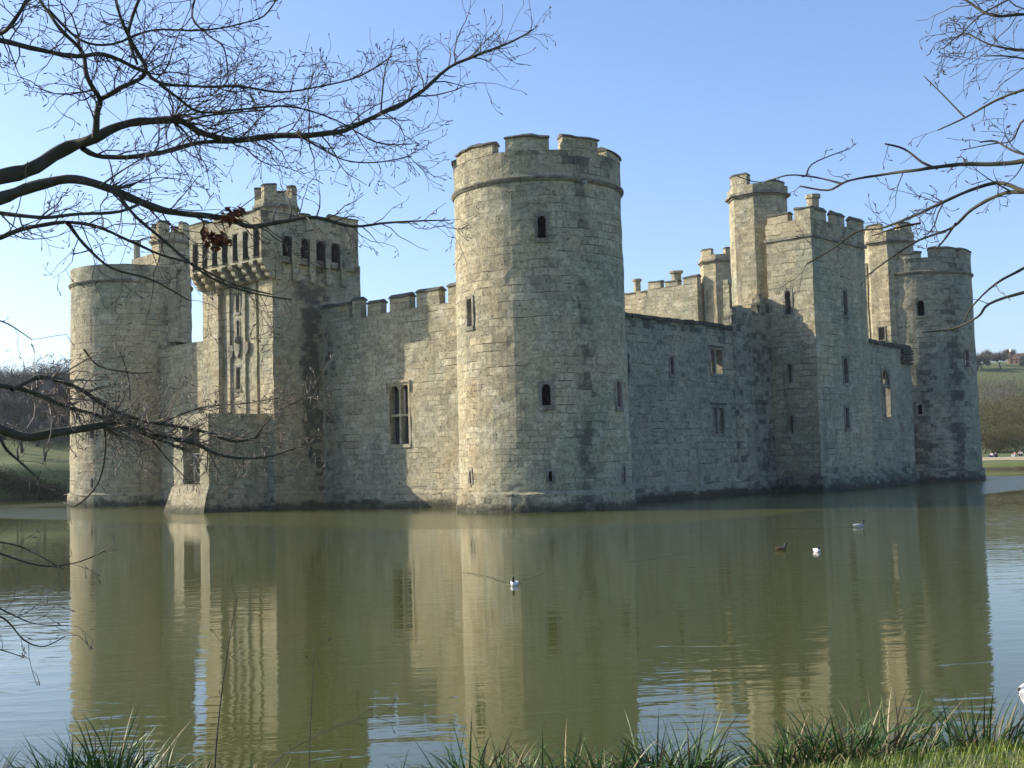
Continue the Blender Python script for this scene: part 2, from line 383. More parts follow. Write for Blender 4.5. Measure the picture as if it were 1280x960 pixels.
def flat_merlon(x0, x1, y0, y1, z0, z1, mat='tower', along='x', cope=0.2, wear=0.06):
    b = MB(); rnd = random.Random(int(x0*31+y0*17)); b.box(x0, x1, y0, y1, z0, z1-cope, 0.0, 0.6, 'b')
    c = MB(); o = 0.07; j = [rnd.uniform(-wear, wear*0.3) for _ in range(4)]; zt = z1-cope
    if along == 'x':
        prof = [(y0-o, 0), (y0-o, 0.06), (y0+0.12, cope*0.85), ((y0+y1)/2, cope+0.02), (y1-0.12, cope*0.85), (y1+o, 0.06), (y1+o, 0)]
        P = lambda t, q: V((x0-0.04+(x1-x0+0.08)*t, q[0], zt+q[1]+(j[0] if t < .5 else j[1])*(q[1] > .1)))
    else:
        prof = [(x1+o, 0), (x1+o, 0.06), (x1-0.12, cope*0.85), ((x0+x1)/2, cope+0.02), (x0+0.12, cope*0.85), (x0-o, 0.06), (x0-o, 0)]
        P = lambda t, q: V((q[0], y0-0.04+(y1-y0+0.08)*t, zt+q[1]+(j[0] if t < .5 else j[1])*(q[1] > .1)))
    m = len(prof)
    for k in range(m):
        a, d = prof[k], prof[(k+1) % m]
        for t in (0, 0.5): c.face([P(t, d), P(t, a), P(t+0.5, a), P(t+0.5, d)])
    c.face([P(0, q) for q in prof]); c.face([P(1, q) for q in prof][::-1])
    return b, c
def put_merlon(parent, *a, mat='tower', **k):
    b, c = flat_merlon(*a, mat=mat, **k)
    o = b.build('merlon', M[mat], parent, rough=RGH); c.build('coping', M['coping'], parent, rough=RGH*0.8); return o

castle = empty('castle', (-20, 23, 0))
tag(castle, 'grey-gold medieval stone castle with round corner towers standing in the moat', 'castle')
castle_parts = []
def part(mb, name, mat, label=None, rough=RGH):
    o = mb.build(name, M[mat] if isinstance(mat, str) else mat, castle, rough=rough)
    o.matrix_parent_inverse = Matrix.Translation(-V(castle.location))
    if label: o['label'] = label
    return o

# ------------------------------------------------------------------ round corner towers
TR = 4.4
def round_tower(c, label, wins, merlons, ztop=17.85, stain=None, mat='tower', bare=False):
    mb = MB()
    def stf(p):
        th = math.degrees(atan2(p.y-c[1], p.x-c[0])); s = foot(p)
        if stain: s = max(s, stain(th, p.z))
        return s
    def surf(t, z):
        r = TR+0.10*(1-min(z, 16)/16); a = R(t); return V((c[0]+r*cos(a), c[1]+r*sin(a), z))
    holes = []
    for (th, z0, z1, w, style, *rest) in wins:
        ht = math.degrees(w/2/TR); holes.append((th-ht, th+ht, z0, z1))
    us = math.radians(1)*TR
    panel(mb, surf, -180, 180, 0.9, ztop, holes, step=0.42, stain=stf, uscale=us)
    # inner face, wall walk and roof
    n = 48
    for i in range(n):
        a, b = 2*pi*i/n, 2*pi*(i+1)/n; ri = TR-0.62
        q = lambda r, t, z: V((c[0]+r*cos(t), c[1]+r*sin(t), z))
        mb.face([q(TR, a, ztop), q(TR, b, ztop), q(ri, b, ztop), q(ri, a, ztop)], None, 0.35)
        mb.face([q(ri, b, ztop-1.6), q(ri, a, ztop-1.6), q(ri, a, ztop), q(ri, b, ztop)])
        mb.face([q(ri, a, ztop-1.6), q(ri, b, ztop-1.6), q(0, a, ztop-1.6)])
    o = part(mb, 'round_tower', mat, label)
    for (th, z0, z1, w, style, *rest) in wins:
        a = R(th); N = V((cos(a), sin(a), 0)); T = V((-sin(a), cos(a), 0)); r = TR+0.10*(1-min((z0+z1)/2, 16)/16)
        window(o, (c[0]+N.x*r, c[1]+N.y*r, 0), T, N, w, z0, z1, style, **(rest[0] if rest else {}))
    # plinth: chamfered drum
    pl = MB(); prof = [(TR+0.40, -1.2), (TR+0.32, 0.0), (TR+0.26, 0.88), (TR+0.05, 1.02)]; n = 72
    for k in range(3):
        (r0, z0), (r1, z1) = prof[k], prof[k+1]; ns = 2
        for i in range(n):
            a, b = 2*pi*i/n, 2*pi*(i+1)/n; q = lambda r, t, z: V((c[0]+r*cos(t), c[1]+r*sin(t), z))
            pl.face([q(r0, a, z0), q(r0, b, z0), q(r1, b, z1), q(r1, a, z1)], [(a*r0, z0), (b*r0, z0), (b*r0, z1), (a*r0, z1)], stf)
    pl.build('plinth', M[mat], o, rough=0.07)
    # string course
    st = MB(); zs = 16.42
    prof = [(TR-0.02, -0.16), (TR+0.07, -0.12), (TR+0.16, 0.0), (TR+0.17, 0.08), (TR-0.02, 0.15)]
    for k in range(4):
        (r0, z0), (r1, z1) = prof[k], prof[k+1]
        for i in range(n):
            a, b = 2*pi*i/n, 2*pi*(i+1)/n; q = lambda r, t, z: V((c[0]+r*cos(t), c[1]+r*sin(t), zs+z))
            st.face([q(r0, a, z0), q(r0, b, z0), q(r1, b, z1), q(r1, a, z1)], [(a*r0, z0), (b*r0, z0), (b*r0, z1), (a*r0, z1)], 0.25)
    st.build('string_course', M['trim'], o, rough=RGH*0.6)
    for (t0, t1, z1) in merlons:
        m_, c_ = curved_merlon(o, c, TR+0.02, TR-0.6, t0, t1, ztop-0.02, z1, mat, wear=0.10); c_.parent = o
    return o

def near_stain(th, z):
    s = 0.50*band(th, -26, -14, 7)*sm(17, 15.5, z)*(0.6+0.4*sm(14, 6, z)) + 0.35*sm(15.9, 17.6, z)
    s += 0.14*sm(-60, -30, th)*sm(30, 0, th)
    return s
W1 = dict(border=0.16)
near = round_tower((0, 0), 'nearest round corner tower with one merlon gap against the sky',
    [(-46.7, 13.40, 14.55, 0.42, 'lancet', W1), (-46.9, 5.16, 6.22, 0.42, 'lancet', W1), (-45.8, 1.43, 1.95, 0.17, 'slit'), (-105.5, 1.43, 2.05, 0.17, 'slit'),
     (-102.8, 9.35, 10.75, 0.42, 'lancet', W1), (13.2, 1.3, 2.1, 0.18, 'slit'), (10, 5.1, 6.35, 0.4, 'lancet', W1), (75, 8, 9.4, 0.4, 'lancet'), (160, 8, 9.4, 0.4, 'lancet')],
    [(-119, -78.3, 18.62), (-69.3, -40.8, 18.72), (-31.6, -3.6, 18.74), (5, 34, 18.35), (50, 80, 18.6), (92, 122, 18.6), (135, 168, 18.6), (182, 228, 18.6)], stain=near_stain)
# the lower sections between merlons step down a little; a small lead spout under the string course
sp = MB(); a = R(-18); sp.tube([V((cos(a)*4.35, sin(a)*4.35, 16.30)), V((cos(a)*4.72, sin(a)*4.72, 16.22))], [0.09, 0.08], 8)
sp.build('spout', simple('lead_spout', (0.35, 0.36, 0.38), 0.6), near)

ne = round_tower((0, 46.84), 'far right round corner tower with thin merlons and a dark stained streak',
    [(-61.3, 13.0, 14.2, 0.55, 'lancet', W1), (-66.8, 5.28, 6.05, 0.3, 'lancet', dict(border=0.1)), (-10.8, 9.0, 10.3, 0.45, 'lancet', W1), (40, 9, 10.3, 0.45, 'lancet')],
    [(-80, -58.5, 18.2), (-49.5, -20.5, 18.5), (-13, 16, 18.5), (30, 60, 18.5), (75, 105, 18.5), (120, 150, 18.5), (165, 195, 18.5), (210, 240, 18.5)],
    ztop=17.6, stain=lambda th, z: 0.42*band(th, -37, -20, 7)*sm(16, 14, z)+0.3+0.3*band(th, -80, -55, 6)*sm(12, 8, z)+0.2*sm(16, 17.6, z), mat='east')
sw = round_tower((-41.4, 0), 'far left round corner tower with a plain unbroken parapet and a ragged hole',
    [(21.4, 11.75, 12.7, 1.0, 'lancet', dict(border=0.05, proud=0.0)), (-68.4, 4.95, 6.0, 0.4, 'lancet', W1), (36, 8.3, 9.4, 0.3, 'lancet'), (-68.4, 1.4, 2.0, 0.17, 'slit')],
    [], ztop=17.62, stain=lambda th, z: 0.42*band(th, -38, 60, 12)*(0.6+0.5*band(th, -4, 14, 5)))
nw = round_tower((-41.4, 46.84), 'round corner tower at the far side of the castle, hidden behind the walls', [(100, 9, 10.3, 0.45, 'lancet')],
    [(a, a+28, 18.6) for a in range(-180, 180, 45)])

# raised stub of parapet behind the far left tower
mb = MB(); mb.box(-44.2, -40.6, 1.6, 2.3, 16.0, 19.25, 0.3, 0.6); mb.box(-45.0, -44.2, 1.6, 2.3, 16.0, 18.75, 0.3, 0.6)
mb.build('parapet_stub', M['tower'], sw, rough=0.08)
mb = MB(); mb.prism([(-44.0+0.26*cos(k*pi/4), 1.95+0.26*sin(k*pi/4)) for k in range(8)], 19.2, 20.5, 0.2); mb.prism([(-44.0+0.34*cos(k*pi/4), 1.95+0.34*sin(k*pi/4)) for k in range(8)], 20.5, 20.75, 0.2)
mb.build('chimney', M['tower'], sw, rough=RGH)

# ------------------------------------------------------------------ octagonal stair turrets
def octagon(cx, cy, side):
    rr = side/2/sin(pi/8); return [(cx+rr*cos(pi/8+k*pi/4), cy+rr*sin(pi/8+k*pi/4)) for k in range(8)]
def turret(cx, cy, side, z0, zs, zc, zt, label, mat='tower', mer=(0, 2, 4, 6), holes=(), parent=None):
    mb = MB(); mb.prism(octagon(cx, cy, side), z0, zc, lambda p: 0.10+0.3*sm(zs-1, zc, p.z), 0.5)
    o = part(mb, 'stair_turret', mat, label) if parent is None else mb.build('stair_turret', M[mat], parent, rough=RGH)
    st = MB(); st.prism(octagon(cx, cy, side*1.05), zs-0.2, zs-0.06, 0.2, None, False); st.prism(octagon(cx, cy, side*1.14), zs-0.06, zs+0.10, 0.2)
    st.face([(p[0], p[1], zs-0.2) for p in octagon(cx, cy, side*1.05)][::-1]); st.face([(p[0], p[1], zs-0.06) for p in octagon(cx, cy, side*1.14)][::-1])
    st.build('string_course', M['trim'], o, rough=RGH*0.6)
    P1, P0 = octagon(cx, cy, side*1.04), octagon(cx, cy, side*0.70)
    pb = MB(); pb.prism(P1, zs+0.1, zc+0.02, 0.2, 0.5); pb.build('parapet', M[mat], o, rough=RGH)
    for k in mer:
        # facet k: from corner k to k+1; wrap merlon round a corner
        a = V((*P1[k], 0)); b = V((*P1[(k+1) % 8], 0)); a0 = V((*P0[k], 0)); b0 = V((*P0[(k+1) % 8], 0)); prv = V((*P1[k-1], 0)); prv0 = V((*P0[k-1], 0))
        m = MB(); al = a.lerp(prv, 0.30); al0 = a0.lerp(prv0, 0.30); br = a.lerp(b, 0.72); br0 = a0.lerp(b0, 0.72)
        h = zt if not isinstance(zt, (list, tuple)) else zt[mer.index(k) % len(zt)]
        m.prism([(al.x, al.y), (a.x, a.y), (br.x, br.y), (br0.x, br0.y), (a0.x, a0.y), (al0.x, al0.y)], zc-0.02, h-0.16, 0.1, 0.6)
        m.build('merlon', M[mat], o, rough=RGH)
        cc = (a+br+br0+a0)/4
        def grow(p, s=1.06): q = cc+(p-cc)*s; return (q.x, q.y)
        m = MB(); m.prism([grow(p) for p in (al, a, br, br0, a0, al0)], h-0.16, h-0.06, 0.3); m.prism([grow(p, 0.9) for p in (al, a, br, br0, a0, al0)], h-0.06, h, 0.3)
        m.face([(*grow(p), h-0.16) for p in (al0, a0, br0, br, a, al)])
        m.build('coping', M['coping'], o, rough=RGH)
    return o
# facet order: corner 0 at 22.5 deg ... south facet is corners 5 -> 6 ; south-east facet 6 -> 7
turret(-1.72, 25.47, 1.55, 0.9, 20.42, 21.0, [21.9, 21.3, 21.3, 21.6], 'tall octagonal stair turret beside the square middle tower of the shaded side', mat='tower', mer=(5, 7, 1, 3))
net_ = turret(-0.75, 43.85, 1.50, 0.9, 19.15, 19.9, 20.65, 'octagonal stair turret with an arched opening beside the far right tower', mat='tower', mer=(5, 7, 1, 3))
turret(-38.0, 1.3, 1.08, 12, 19.6, 20.2, 21.1, 'octagonal stair turret rising behind the far left round tower', mer=(6, 0, 2, 4))
turret(-22.4, -0.4, 1.08, 15, 19.4, 19.9, 20.85, 'small octagonal turret on the roof of the gate tower', mer=(6, 0, 2, 4))
turret(-16.95, 44.2, 1.3, 0.9, 19.85, 20.35, [21.0, 21.05, 21, 21], 'battlemented octagonal turret of the inner range seen over the low wall', mer=(5, 7, 1, 3))
window(net_, (-0.75, 43.85-1.811, 0), (1, 0, 0), (0, -1, 0), 0.5, 11.3, 12.3, 'lancet', depth=0.02, backmat='void', border=0.08, proud=0.06)
mb = MB(); mb.box(-2.9, -1.9, 42.3, 43.0, 0.9, 17.6, 0.2, 0.6); part(mb, 'wall_fragment', 'tower', 'ragged strip of wall beside the far turret')

# ------------------------------------------------------------------ square towers and curtain walls
def plinth_run(poly, o, mat, out=0.38):
    """poly: open chain of (x, y) running counter-clockwise round the outside (outward normal to the right of travel)"""
    pl = MB(); pts = [V((*p, 0)) for p in poly]; n = len(pts)
    nrm = []
    for i in range(n-1):
        d = (pts[i+1]-pts[i]).normalized(); nrm.append(V((d.y, -d.x, 0)))
    def off(i, r):
        if i == 0: return pts[0]+nrm[0]*r
        if i == n-1: return pts[-1]+nrm[-1]*r
        return pts[i]+(nrm[i-1]+nrm[i])*r
    out *= 0.62; prof = [(out+0.08, -1.2), (out+0.03, 0.0), (out, 0.86), (0.02, 1.0)]
    for k in range(3):
        (r0, z0), (r1, z1) = prof[k], prof[k+1]
        for i in range(n-1):
            a0, b0, a1, b1 = off(i, r0), off(i+1, r0), off(i, r1), off(i+1, r1); L = (pts[i+1]-pts[i]).length; m = max(1, int(L/0.5))
            for q in range(m):
                s, t = q/m, (q+1)/m
                P = [a0.lerp(b0, s), a0.lerp(b0, t), a1.lerp(b1, t), a1.lerp(b1, s)]
                u = [(a0.x+a0.y+L*s, z0), (a0.x+a0.y+L*t, z0), (a0.x+a0.y+L*t, z1), (a0.x+a0.y+L*s, z1)]
                pl.face([(p.x, p.y, z) for p, z in zip(P, (z0, z0, z1, z1))], u, foot)
    return pl.build('plinth', M[mat], o, rough=0.07)

def wall_x(mb, x0, x1, y, face, z0, z1, holes=(), stain=0.0, top=None, step=0.45):
    """wall face in the plane y, facing south (-1) or north (+1)"""
    if face < 0: panel(mb, lambda u, v: V((u, y, v)), x0, x1, z0, z1, holes, step, stain, uoff=y, top=top)
    else:
        panel(mb, lambda u, v: V((-u, y, v)), -x1, -x0, z0, z1, [(-h[1], -h[0], h[2], h[3]) for h in holes], step, stain, uoff=y, top=(lambda u: top(-u)) if top else None)
def wall_y(mb, y0, y1, x, face, z0, z1, holes=(), stain=0.0, top=None, step=0.45):
    """wall face in the plane x, facing east (+1) or west (-1)"""
    if face > 0: panel(mb, lambda u, v: V((x, u, v)), y0, y1, z0, z1, holes, step, stain, uoff=x, top=top)
    else:
        panel(mb, lambda u, v: V((x, -u, v)), -y1, -y0, z0, z1, [(-h[1], -h[0], h[2], h[3]) for h in holes], step, stain, uoff=x, top=(lambda u: top(-u)) if top else None)
S_, E_ = dict(T=(1, 0, 0), N=(0, -1, 0)), dict(T=(0, 1, 0), N=(1, 0, 0))
def win_s(o, x, y, w, z0, z1, style='slit', **k): return window(o, (x, y, 0), (1, 0, 0), (0, -1, 0), w, z0, z1, style, **k)
def win_e(o, y, x, w, z0, z1, style='slit', **k): return window(o, (x, y, 0), (0, 1, 0), (1, 0, 0), w, z0, z1, style, **k)
def hx(c, w, z0, z1): return (c-w/2, c+w/2, z0, z1)

# --- middle tower of the east side
ex0, ex1, ey0, ey1 = 0.04, 3.4, 23.35, 31.0
sw_w = [(1.5, 0.42, 11.75, 13.3, 'lancet'), (1.45, 0.20, 7.2, 8.35, 'slit'), (1.42, 0.20, 3.85, 5.0, 'slit')]
ew_w = [(27.7, 0.55, 11.8, 13.5, 'lancet'), (27.4, 0.5, 7.15, 8.85, 'lancet'), (27.3, 0.45, 4.1, 5.5, 'lancet')]
mb = MB(); stE = lambda p: max(foot(p), 0.22+0.2*sm(16, 18, p.z)*(p.x > 3.2)) if p.x > 3.3 else foot(p)
wall_x(mb, ex0, ex1, ey0, -1, 0.9, 17.95, [hx(*w[:4]) for w in sw_w], stE)
wall_y(mb, ey0, ey1, ex1, 1, 0.9, 17.95, [hx(*w[:4]) for w in ew_w], stE)
wall_x(mb, ex0, ex1, ey1, 1, 0.9, 17.95, (), 0.0, step=0.8); wall_y(mb, ey0, ey1, ex0, -1, 0.9, 17.95, (), 0.0, step=0.8)
ip = 0.6
mb.box(ex0+ip, ex1-ip, ey0+ip, ey1-ip, 16.5, 16.6, 0.2, None, 'bsnew')
for (a, b, c, d) in ((ex0, ex1, ey0, ey0+ip), (ex0, ex1, ey1-ip, ey1), (ex0, ex0+ip, ey0+ip, ey1-ip), (ex1-ip, ex1, ey0+ip, ey1-ip)): mb.box(a, b, c, d, 16.6, 17.95, 0.3, None, 'b'+('s' if c == ey0 else '')+('e' if b == ex1 else '')+('n' if d == ey1 else '')+('w' if a == ex0 else ''))
eto = part(mb, 'square_tower', 'tower', 'square middle tower of the shaded side with three loop windows on its sunlit face')
for (c, w, a, b, s) in sw_w: win_s(eto, c, ey0, w, a, b, s, border=0.16 if s != 'slit' else 0.1, depth=0.8)
for (c, w, a, b, s) in ew_w: win_e(eto, c, ex1, w, a, b, s, border=0.16, depth=0.25, backmat='shade_fill' if 'shade_fill' in M else 'void')
st = MB()
st.box(ex0-0.12, ex1+0.12, ey0-0.12, ey0-0.002, 16.72, 16.9, 0.25, 0.8); st.box(ex1+0.002, ex1+0.12, ey0-0.002, ey1+0.12, 16.72, 16.9, 0.25, 0.8)
st.build('string_course', M['trim'], eto, rough=RGH*0.6)
for (a, b, z) in ((0.2, 1.75, 18.65), (2.25, 3.42, 18.82)): put_merlon(eto, a, b, ey0-0.02, ey0+0.6, 17.93, z, along='x')
for (a, b, z) in ((ey0+0.62, 25.5, 18.9), (26.6, 28.1, 18.92), (29.3, 31.0, 18.92)): put_merlon(eto, ex1-0.42, ex1+0.02, a, b, 17.93, z, along='y', mat='tower', cope=0.34)
for (a, b, z) in ((0.8, 1.8, 18.8),): put_merlon(eto, a, b, ey1-0.6, ey1+0.02, 17.93, z, along='x')
mb = MB(); mb.prism(octagon(2.75, 25.0, 0.30), 16.6, 19.55, 0.1, 0.5); mb.prism(octagon(2.75, 25.0, 0.38), 19.55, 19.8, 0.2); mb.build('chimney', M['tower'], eto, rough=RGH)
plinth_run([(0.3, ey0), (ex1, ey0), (ex1, ey1+0.2)], eto, 'east')

# --- east curtain, near half
ex = 0.1
ew = [(11.72, 0.32, 7.4, 8.45, 'lancet', {}), (16.6, 1.25, 7.62, 9.12, 'double', dict(through=True, depth=1.9)), (16.6, 1.15, 3.85, 5.5, 'double', dict(depth=0.22, backmat='fill')), (7.4, 0.16, 7.3, 8.45, 'slit', {}), (21.8, 0.2, 8.75, 9.6, 'slit', {})]
M['fill'] = stone('blocked_window_fill', warm=(0.33, 0.24, 0.15), cool=(0.22, 0.19, 0.15), row=0.2, width=0.35)
def etop(y): return 10.72+0.04*noise.noise(V((y*2.1, 3, 1)))
mb = MB(); stC = lambda p: max(foot(p), 0.62*sm(9.75, 10.1, p.z)*(p.y < 18.6), 0.30+0.25*sm(17, 21, p.y))
hol = [hx(*w[:4]) for w in ew]
wall_y(mb, 3.8, 23.4, ex, 1, 0.9, 13.6, hol, stC, top=etop, step=0.38)
wall_y(mb, 3.8, 23.35, ex-1.9, -1, 0.9, 13.6, [hol[1]], 0.1, top=etop, step=0.6)
ys = lines(3.8, 23.4, 0.38, [])
for a, b in zip(ys[:-1], ys[1:]): mb.face([(ex, a, etop(a)), (ex, b, etop(b)), (ex-1.9, b, etop(b)), (ex-1.9, a, etop(a))], None, 0.5)
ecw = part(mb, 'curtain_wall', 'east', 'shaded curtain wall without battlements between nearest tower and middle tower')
for (c, w, a, b, s, k) in ew: win_e(ecw, c, ex, w, a, b, s, **({'border': 0.12} | k))
cb = MB(); cb.box(ex-0.02, ex+0.08, 15.7, 17.5, 9.32, 9.40, 0.4); cb.box(ex-0.02, ex+0.10, 15.7, 17.5, 5.72, 5.80, 0.4); cb.build('hood_mould', M['coping'], ecw, rough=0.02)
cb = MB(); n = 30
for i in range(n):
    a, b = 4.0+14.45*i/n, 4.0+14.45*(i+1)/n; rr = random.Random(i); z = 10.74+rr.uniform(-.03, .03)
    cb.box(ex-0.4, ex+0.10+rr.uniform(-.03, .04), a, b-0.01, z-0.16, z+0.06, 0.7)
cb.build('coping', M['coping'], ecw, rough=0.05)
rs = MB(); rr = random.Random(4)
for (ya, yb_, zt) in ((18.55, 18.95, 11.5), (18.95, 19.5, 12.0), (19.5, 20.0, 12.2), (20.0, 20.6, 11.95), (20.6, 21.2, 12.1), (21.2, 21.8, 11.9), (21.8, 22.15, 12.5), (22.15, 22.7, 13.2), (22.7, 23.34, 13.0)):
    rs.box(ex-0.6+rr.uniform(-.1, .1), ex-0.01, ya, yb_, 10.6, zt-0.3, lambda p: 0.35+0.3*sm(11.4, 12, p.z), 0.35)
    rs.box(ex-0.5+rr.uniform(-.1, .1), ex-0.03-rr.uniform(0, .08), ya+rr.uniform(.02, .12), yb_-rr.uniform(.02, .12), zt-0.3, zt, 0.7, 0.3)
rs.build('ruined_stub', M['east'], ecw, rough=0.09)
bt = MB(); rr_ = 0.9
for i in range(6):
    a0, a1 = -pi/2+pi*i/6, -pi/2+pi*(i+1)/6
    for k in range(22):
        za, zb = 0.9+k*0.505, 0.9+(k+1)*0.505
        f = lambda a, z: V((ex+0.02+0.28*cos(a), 19.75+1.15*sin(a), z))
        bt.face([f(a0, za), f(a1, za), f(a1, zb), f(a0, zb)], None, 0.45)
    bt.face([f(a0, 12.01), f(a1, 12.01), V((ex-0.3, 19.75, 12.05))], None, 0.5)
bt.build('buttress', M['east'], ecw, rough=0.05)
plinth_run([(ex, 4.0), (ex, 23.2)], ecw, 'east', out=0.32)

# --- chapel wall
cx = 2.4
cw = [(35.6, 1.15, 5.0, 8.45, 'lancet', dict(through=True, depth=1.6, border=0.22))]
mb = MB(); stK = lambda p: max(foot(p), 0.6*sm(9.7, 10.0, p.z), 0.25)
ct = lambda y: 10.5-0.02*(y-31)+0.06*noise.noise(V((y*2, 9, 1)))
wall_y(mb, 31.0, 40.0, cx, 1, 0.9, 10.6, [hx(*cw[0][:4])], stK, top=ct, step=0.38); wall_y(mb, 31.0, 40.0, cx-1.6, -1, 0.9, 10.6, [hx(*cw[0][:4])], 0.1, top=ct, step=0.6)
wall_x(mb, 0.2, cx, 40.0, 1, 0.9, 10.3, (), 0.1, step=0.6)
ys = lines(31.0, 40.0, 0.38, [])
for a, b in zip(ys[:-1], ys[1:]): mb.face([(cx, a, ct(a)), (cx, b, ct(b)), (cx-1.6, b, ct(b)), (cx-1.6, a, ct(a))], None, 0.5)
mb.box(0.2, cx-1.6, 39.2, 40.0, 0.9, 10.2, 0.1, 0.6)
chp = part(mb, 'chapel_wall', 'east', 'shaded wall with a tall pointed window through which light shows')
wo = win_e(chp, 35.6, cx, 1.15, 5.0, 8.45, 'lancet', through=True, depth=1.6, border=0.22)
tr = MB(); tr.box(cx-0.3, cx-0.1, 35.53, 35.67, 5.0, 7.4, 0.2); tr.box(cx-0.3, cx-0.1, 35.02, 36.18, 7.15, 7.35, 0.2)
for s in (-1, 1):
    tr.face([(cx-0.2, 35.6, 7.35), (cx-0.2, 35.6+s*0.57, 7.35), (cx-0.2, 35.6+s*0.57, 8.5), (cx-0.2, 35.6+s*0.30, 8.5), (cx-0.2, 35.6+s*0.34, 7.7)])
tr.build('tracery', M['trim'], chp, rough=0.02)
cb = MB()
for i in range(14):
    a, b = 31.05+8.9*i/14, 31.05+8.9*(i+1)/14; rr = random.Random(i+50); z = ct(a)+rr.uniform(-.03, .05)
    cb.box(cx-0.4, cx+0.10+rr.uniform(-.03, .05), a, b-0.01, z-0.18, z+0.08, 0.7)
for i in range(5): cb.box(cx-0.1, cx+0.22, 38.3+i*0.02, 40.0, 9.0+i*0.24, 9.14+i*0.24+0.05*(i % 2), 0.6)
cb.build('coping', M['coping'], chp, rough=0.06)
plinth_run([(cx, ey1+0.1), (cx, 40.0), (0.2, 40.0)], chp, 'east', out=0.32)

# --- south curtain, near half and far half
def s_curtain(x0, x1, wins, mers, label, inner=True, ztop=11.5):
    mb = MB(); stS = lambda p: max(foot(p), 0.5*sm(10.9, 11.7, p.z)*(0.5+0.5*sm(-12, -17, p.x)), 0.45*sm(-14.6, -17.5, p.x)*(p.x > -18))
    h = [hx(*w[:4]) for w in wins]
    wall_x(mb, x0, x1, -0.3, -1, 0.9, ztop, h, stS, step=0.38); wall_x(mb, x0, x1, 1.7, 1, 0.9, ztop, (), 0.1, step=0.8)
    xs = lines(x0, x1, 0.5, [])
    for a, b in zip(xs[:-1], xs[1:]): mb.face([(a, -0.3, ztop), (b, -0.3, ztop), (b, 1.7, ztop), (a, 1.7, ztop)], None, 0.4)
    o = part(mb, 'curtain_wall', 'wall', label)
    for (c, w, a, b, s, *k) in wins: win_s(o, c, -0.3, w, a, b, s, **(k[0] if k else {}))
    for (a, b, z) in mers: put_merlon(o, a, b, -0.32, 0.18, ztop-0.02, z, mat='wall', cope=0.26)
    plinth_run([(x0, -0.3), (x1, -0.3)], o, 'wall', out=0.32)
    return o
sc_ = s_curtain(-18.0, -3.2, [(-10.92, 1.62, 3.65, 7.1, 'transom', dict(depth=0.5, border=0.16, backmat='glass', mat='wall')), (-5.9, 0.18, 3.7, 4.6, 'slit', dict(border=0.06))],
    [(-17.6, -14.5, 12.60), (-13.8, -12.0, 12.45), (-11.85+0.15, -9.55, 12.50), (-9.05, -7.05, 12.55), (-6.5, -4.6, 12.60)][0:0]+
    [(-17.9, -15.3, 12.62), (-14.25, -14.0, 13.0), (-13.7, -12.05, 12.42), (-11.95+0.35, -9.55, 12.45), (-9.05, -7.05, 12.55), (-6.5, -4.7, 12.60)][0:1]+
    [(-14.95, -14.2, 12.75), (-13.55, -12.35, 12.42), (-11.55, -9.85, 12.50), (-9.2, -7.3, 12.58), (-6.62, -4.55, 12.65)],
    'sunlit curtain wall with battlements and a tall mullioned window beside nearest tower')
s_curtain(-37.4, -25.6, [(-31, 1.2, 4, 6.5, 'transom')], [(-28.5, -26.9, 12.5)], 'curtain wall between the gate tower and the far left tower')
# west and north curtains (seen only over the walls and in passing)
mb = MB(); mb.box(-46.0+4.5, -39.6, 3.6, 43.4, 0.9, 11.75, 0.1, 1.2); part(mb, 'curtain_wall', 'wall', 'far western curtain wall')
mb = MB(); mb.box(-37.4, -4.0, 45.2, 47.2, 0.9, 11.75, 0.1, 1.2); mb.box(-2.2, -0.2, 31.0, 43, 0.9, 8.2, 0.1, 1.2) if False else None
part(mb, 'curtain_wall', 'wall', 'far northern curtain wall')
# inner ruins: the sunlit wall seen through the windows and lit piers
mb = MB(); mb.box(-9.0, -3.62, 24.6, 25.6, 0.9, 10.2, 0.0, 0.5); mb.box(-7.5, -2.2, 40.2, 41.2, 0.9, 9.6, 0.0, 0.5)
part(mb, 'inner_wall', 'tower', 'sunlit ruined inner wall glimpsed through the windows', rough=0.08)
def pier(x, y, w, d, z, seed):
    mb = MB(); mb.box(x-w/2, x+w/2, y, y+d, 0.9, z-0.5, 0.0, 0.4); mb.box(x-w*0.42, x+w*0.3, y+0.03, y+d-.1, z-0.5, z, 0.1, 0.3)
    return part(mb, 'ruined_pier', 'tower', None, rough=0.10)
pier(-13.65, 40.0, 0.62, 1.3, 17.5, 1)['label'] = 'slim sunlit pier left of its pair beside the inner turret'
pier(-12.75, 40.0, 0.72, 1.3, 17.3, 2)['label'] = 'slim sunlit pier right of its pair beside the inner turret'
mb = MB()
for (x0, x1, z) in ((-14.3, -12.0, 14.2), (-12.0, -11.3, 15.2), (-11.3, -10.4, 13.0)): mb.box(x0, x1, 40.6, 41.6, 0.9, z, 0.2, 0.5)
part(mb, 'inner_wall', 'tower', 'broken inner wall behind the slim piers', rough=0.12)

